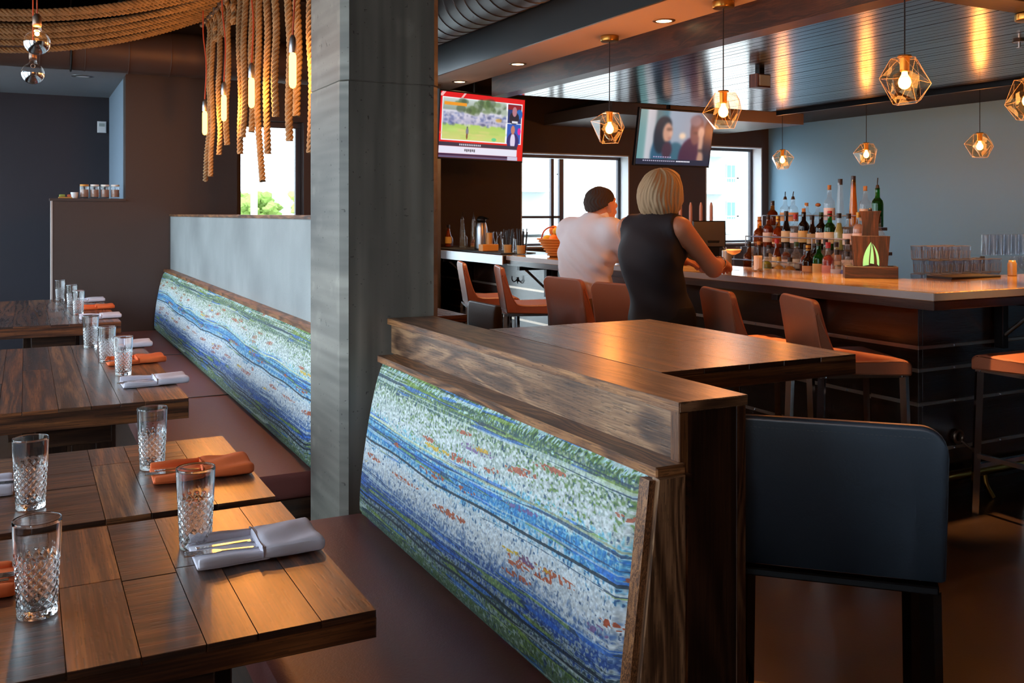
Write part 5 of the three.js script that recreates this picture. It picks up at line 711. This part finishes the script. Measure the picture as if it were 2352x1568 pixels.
{ // seated man in a white shirt
  const o = thing('person', 'man in white shirt seated at the bar, leaning forward', 'person', [3.07, 0, -4.97], -78 * PI / 180);
  const H = headFields(0.02, 1.462, -0.13, -0.22, 0.98); const turnHead = 0;
  const torso = [ell(0, 1.17, -0.02, 0.195, 0.2, 0.125, 0.18), ell(0, 0.98, -0.01, 0.165, 0.2, 0.12, 0.05), cap([-0.17, 1.31, -0.05, 0.07, 0.17, 1.31, -0.05, 0.07]), cap([0, 1.3, -0.05, 0.08, 0.01, 1.4, -0.09, 0.056])];
  const arms = [-1, 1].flatMap((k) => [cap([k * 0.19, 1.3, -0.05, 0.064, k * 0.265, 1.12, -0.22, 0.05]), cap([k * 0.265, 1.12, -0.22, 0.048, k * 0.13, 1.135, -0.44, 0.032])]);
  const hips = [ell(0, 0.87, -0.03, 0.17, 0.11, 0.12)], legs = [-1, 1].flatMap((k) => [cap([k * 0.09, 0.85, 0.0, 0.09, k * 0.14, 0.815, -0.4, 0.066]), cap([k * 0.14, 0.815, -0.4, 0.064, k * 0.13, 0.36, -0.33, 0.042])]);
  const feet = [-1, 1].map((k) => cap([k * 0.13, 0.31, -0.3, 0.042, k * 0.14, 0.295, -0.5, 0.034]));
  const neck = cap([0.01, 1.36, -0.085, 0.06, 0.02, 1.43, -0.11, 0.056]);
  const all = [...torso, ...arms, ...hips, ...legs, ...feet, neck];
  const hands = [-1, 1].map((k) => handFields([k * 0.13, 1.135, -0.44], [-k * 0.55, -0.1, -0.83], [0, 1, 0], [-k * 0.83, 0, k * k * 0.55 * (k > 0 ? 1 : 1) * 0.6], 0.45));
  const body = mesh3(join(all, 0.03), [-0.36, 0.24, -0.58], [0.36, 1.45, 0.24], 0.0125), hand = hands.map((h, i) => { const k = i ? 1 : -1; return mesh3(join(h, 0.008), [k * 0.13 - 0.17, 1.0, -0.64], [k * 0.13 + 0.17, 1.2, -0.38], 0.0045); });
  const head = mesh3(join([...H.skin, neck], 0.022), [-0.12, 1.33, -0.31], [0.16, 1.62, 0.06], 0.005);
  part(o, 'body', mg([body, head, ...hand]), mSkin);
  part(o, 'shirt', mesh3((x, y, z) => { const d = join([...torso, ...arms.slice(0, 4), hips[0]], 0.035, 0.018 + 0.009 * Math.sin(x * 38 + y * 46 + z * 14) * Math.sin(y * 24 - z * 30 + x * 16) * sstep(1.36, 1.1, y))(x, y, z); const wr = Math.hypot(Math.abs(x) - 0.13, y - 1.135, z + 0.44); return Math.max(d, y - 1.405 - (z + 0.09) * 0.35, 0.86 - y, 0.045 - wr); }, [-0.36, 0.83, -0.5], [0.36, 1.45, 0.24], 0.0115), cloth(0xe9e7ee));
  part(o, 'collar', mesh3((x, y, z) => { const d = Math.abs(Math.hypot((x - 0.012) / 1.0, (z + 0.095) / 1.02) - 0.069) - 0.006; const yy = y + (z + 0.1) * 0.28; return Math.max(d, yy - 1.425, 1.365 - yy); }, [-0.1, 1.3, -0.2], [0.12, 1.48, 0.02], 0.005), cloth(0xeceaf0));
  part(o, 'trousers', mesh3((x, y, z) => Math.max(join([...hips, ...legs], 0.035, 0.014)(x, y, z), 0.385 - y, y - 0.93), [-0.3, 0.36, -0.52], [0.3, 0.96, 0.24], 0.0125), cloth(0x8a7a6a));
  for (const k of [-1, 1]) part(o, 'shoe', mesh3(join([feet[k > 0 ? 1 : 0]], 0.02, 0.012), [k * 0.135 - 0.08, 0.23, -0.57], [k * 0.135 + 0.08, 0.39, -0.23], 0.009), S(0x241a16, { roughness: 0.45 }));
  part(o, 'hair', mesh3((x, y, z) => { const d = H.skull(x, y, z) - 0.015 - 0.0022 * Math.sin(Math.atan2(x - 0.02, z + 0.12) * 30 + 4 * Math.sin(y * 60)) - 0.002 * Math.sin(x * 90 + z * 75 + y * 110); const ear = Math.min(...[-1, 1].map((k) => { const e = H.P(k * 0.082, -0.004, 0.004); return Math.hypot(x - e[0], y - e[1], z - e[2]) - 0.036; })); const front = -(z + 0.195) * 1.0 - (y - 1.53) * 1.6; return Math.max(d, front, -ear, 1.4 - y - (z + 0.1) * 0.35); }, [-0.11, 1.36, -0.27], [0.15, 1.61, 0.04], 0.004), cloth(0x352923, 0.8));
  eyes(o, H.P, 0.98);
}
{ // standing woman in a black sleeveless top
  const o = thing('person', 'blond woman in black sleeveless top standing at the bar', 'person', [2.89, 0, -4.03], -72 * PI / 180);
  const H = headFields(0.02, 1.515, -0.1, -0.2, 0.98);
  const torso = [ell(0, 1.21, -0.01, 0.175, 0.2, 0.12, 0.12), ell(0.02, 1.03, -0.03, 0.14, 0.16, 0.11), cap([-0.145, 1.345, -0.03, 0.058, 0.145, 1.345, -0.03, 0.058]), cap([0, 1.34, -0.035, 0.07, 0.01, 1.42, -0.06, 0.05]), cap([-0.07, 1.22, -0.1, 0.062, 0.07, 1.22, -0.1, 0.062])];
  const neck = cap([0.01, 1.39, -0.06, 0.052, 0.02, 1.48, -0.085, 0.05]);
  const arms = [-1, 1].flatMap((k) => [cap([k * 0.175, 1.34, -0.03, 0.056, k * 0.235, 1.13, -0.23, 0.044]), cap([k * 0.235, 1.14, -0.23, 0.042, k * 0.13, 1.155, -0.47, 0.028])]);
  const hips = [ell(0.03, 0.9, -0.06, 0.165, 0.14, 0.125), ell(0.03, 0.8, -0.06, 0.165, 0.14, 0.125)], legs = [-1, 1].flatMap((k) => [cap([0.03 + k * 0.085, 0.86, -0.06, 0.09, 0.03 + k * 0.085, 0.48, -0.08, 0.064]), cap([0.03 + k * 0.085, 0.48, -0.08, 0.06, 0.03 + k * 0.085, 0.09, -0.03, 0.042])]), feet = [-1, 1].map((k) => cap([0.03 + k * 0.085, 0.045, -0.01, 0.036, 0.03 + k * 0.095, 0.03, -0.19, 0.028]));
  const hands = [-1, 1].map((k) => handFields([k * 0.13, 1.155, -0.47], [-k * 0.35, -0.25, -0.9], [0, 0.96, -0.26], [-k * 0.93, 0, 0.36], 0.45));
  const body = mesh3(join([...torso, neck, ...arms, ...hips, ...legs, ...feet], 0.03), [-0.34, -0.01, -0.6], [0.34, 1.5, 0.2], 0.0125), hand = hands.map((h, i) => { const k = i ? 1 : -1; return mesh3(join(h, 0.008), [k * 0.13 - 0.16, 0.98, -0.72], [k * 0.13 + 0.16, 1.22, -0.44], 0.0045); });
  const head = mesh3(join([...H.skin, neck], 0.022), [-0.12, 1.38, -0.28], [0.16, 1.68, 0.09], 0.005);
  part(o, 'body', mg([body, head, ...hand]), mSkin);
  part(o, 'top', mesh3((x, y, z) => { const d = join([...torso, hips[0], hips[1]], 0.04, 0.016 + 0.003 * Math.sin(y * 40 + x * 20))(x, y, z); return Math.max(d, y > 1.08 ? Math.abs(x) - 0.178 + Math.max(0, y - 1.3) * 0.25 : -1, y - 1.43, 0.76 - y); }, [-0.27, 0.72, -0.26], [0.27, 1.47, 0.2], 0.0115), cloth(0x232027, 0.75));
  part(o, 'trousers', mesh3((x, y, z) => Math.max(join([...hips, ...legs], 0.035, 0.013)(x, y, z), 0.1 - y, y - 0.95), [-0.28, 0.08, -0.26], [0.28, 0.98, 0.16], 0.0125), cloth(0x17151a, 0.8));
  part(o, 'collar', mesh3((x, y, z) => { const d = Math.abs(Math.hypot(x - 0.012, z + 0.068) - 0.064) - 0.006; const yy = y + (z + 0.07) * 0.3; return Math.max(d, yy - 1.445, 1.4 - yy); }, [-0.09, 1.34, -0.17], [0.11, 1.49, 0.03], 0.005), cloth(0xe6e2ea));
  for (const k of [-1, 1]) part(o, 'shoe', mesh3(join([feet[k > 0 ? 1 : 0]], 0.02, 0.009), [0.03 + k * 0.095 - 0.07, -0.02, -0.27], [0.03 + k * 0.095 + 0.07, 0.11, 0.07], 0.009), S(0x141216, { roughness: 0.5 }));
  part(o, 'hair', mesh3((x, y, z) => { const a = Math.atan2(x - 0.02, z + 0.055), w = 0.0022 * Math.sin(a * 34 + 5 * Math.sin(y * 22)) + 0.004 * Math.sin(a * 5 + y * 16) + 0.0015 * Math.sin(a * 17 - y * 30); const cr = H.skull(x, y, z) - 0.03 - w, bob = ell(0.02, 1.49, -0.055, 0.105, 0.115, 0.1)(x, y, z) - 0.012 - w; return Math.max(smin(cr, bob, 0.04), -(z + 0.13) - (y - 1.56) * 0.35, 1.388 - y); }, [-0.15, 1.37, -0.26], [0.19, 1.68, 0.12], 0.004), cloth(0xb09a78, 0.65));
  part(o, 'bracelet', new THREE.TorusGeometry(0.034, 0.005, 8, 24).rotateX(0.1).rotateY(0.35).translate(0.155, 1.152, -0.41), mChrome);
  eyes(o, H.P, 0.98);
}

// ---------------------------------------------------------------- outdoors
one('pavement', span(-60, 140, -0.35, -0.25, -160, 40), S(0xb6b4ae, { roughness: 0.9 }), 'pale pavement outside the windows', 'ground').userData.kind = 'structure';
const mFac = S(0xb8c2c2, { roughness: 0.9 }), mFacW = S(0xd2d4d2, { roughness: 0.9 }), mTeal = S(0x5f9296, { roughness: 0.2 }), mRail = S(0xb4bcbc, { roughness: 0.6 });
{
  const Z = -60, o = thing('apartment_building', 'pale apartment house with balconies seen through the bar windows', 'building', [0, 0, 0]);
  part(o, 'facade', span(20, 62, -0.3, 14, Z - 8, Z), mFac);
  for (let f = 0; f < 4; f++) {
    const y = 0.2 + f * 3.0;
    for (let k = 0; k < 10; k++) { const x = 22.5 + k * 4; const w = part(o, 'window', span(x, x + 1.0, y + 0.7, y + 2.2, Z, Z + 0.08), mRail); part(w, 'pane', mg([span(x + 0.08, x + 0.46, y + 0.78, y + 2.12, Z + 0.08, Z + 0.1), span(x + 0.54, x + 0.92, y + 0.78, y + 2.12, Z + 0.08, Z + 0.1)]), mTeal); }
    for (let k = 0; k < 5; k++) { const x = 20.5 + k * 8.2; part(o, 'balcony_slab', span(x, x + 5, y - 0.25, y, Z, Z + 2), mFacW); const r = [span(x, x + 5, y + 0.95, y + 1.05, Z + 1.95, Z + 2.02)]; for (let q = 0; q <= 20; q++) r.push(span(x + q * 0.25 - 0.015, x + q * 0.25 + 0.015, y, y + 0.95, Z + 1.97, Z + 2.0)); part(o, 'balcony_rail', mg(r), mRail); part(o, 'balcony_post', span(x + 4.8, x + 5.05, y, y + 2.75, Z + 1.8, Z + 2.02), mFacW); }
  }
  const b = thing('white_building', 'plain white wall with a drainpipe outside the middle window', 'building', [0, 0, 0]);
  part(b, 'wall', span(9.55, 12.2, -0.3, 7, -16.25, -16), mFacW); part(b, 'drainpipe', mg([rod([10.95, 1.9, -15.95], [10.95, 3.2, -15.95], 0.03), rod([10.95, 1.92, -15.95], [10.7, 1.92, -15.95], 0.03)]), S(0x9aa0a2)); part(b, 'lamp_box', span(10.6, 10.8, 3.0, 3.2, -15.99, -15.9), S(0x8a8a88));
}
function foliage(seed, rx, ry, n) { const l = []; for (let i = 0; i < n; i++) { const a = hash(i, seed, 1) * 2 * PI, u = hash(i, seed, 2) * 2 - 1, q = Math.cbrt(hash(i, seed, 3)), s = Math.sqrt(1 - u * u), g = new THREE.IcosahedronGeometry(0.22 + 0.22 * hash(i, seed, 4), 0); g.scale(1, 0.6, 1).rotateY(a).rotateX(u * 2).translate(rx * q * s * Math.cos(a), ry * q * u, rx * q * s * Math.sin(a)); l.push(g); } return mg(l); }
const mLeaf = [S(0x7d9a4a, { roughness: 0.9 }), S(0x9aae5c, { roughness: 0.9 }), S(0x6c8f5c, { roughness: 0.9 })];
const fol = [foliage(1, 1.6, 1.1, 90), foliage(2, 1.3, 1.4, 90), foliage(3, 2.0, 1.0, 110)];
[[12.6, -60, 0, 1.6], [15.2, -56, 1, 1.9], [17.4, -62, 2, 1.5], [14.0, -66, 2, 1.6], [9.4, -57, 1, 1.2], [18.8, -57, 0, 1.4]].forEach(([x, z, k, y], i) => { const o = thing('garden_tree', ['left', 'middle', 'right', 'rear', 'small left', 'small right'][i] + ' light green tree outside the rope window', 'tree', [x, -0.25, z], i, 'trees outside the rope window'); part(o, 'crown', fol[k], mLeaf[i % 3], [0, y + 0.3, 0]); part(o, 'trunk', cyl(0.08, 0.12, y, 8).translate(0, y / 2, 0), S(0x6a5a48)); });
{ const pts = []; const g = new THREE.PlaneGeometry(200, 9, 120, 6), p = g.attributes.position; for (let i = 0; i < p.count; i++) { const x = p.getX(i), t = p.getY(i) / 9 + 0.5; p.setXYZ(i, x, t * (6.4 + 1.6 * fbm(x / 200 + 0.5, 0.3, 40, 2, 700, 4)), -t * 30); } g.computeVertexNormals(); one('hill_ridge', g, S(0x8ba4a6, { roughness: 1 }), 'bluish wooded ridge on the horizon', 'hill', [40, -0.3, -190]).userData.kind = 'structure'; }
one('light_post', cyl(0.07, 0.07, 4.4, 12).translate(0, 2.2, 0), S(0xe8e8e4), 'white post outside the rope window', 'post', [4.25, -0.25, -20]);

renderer.render(scene, camera);
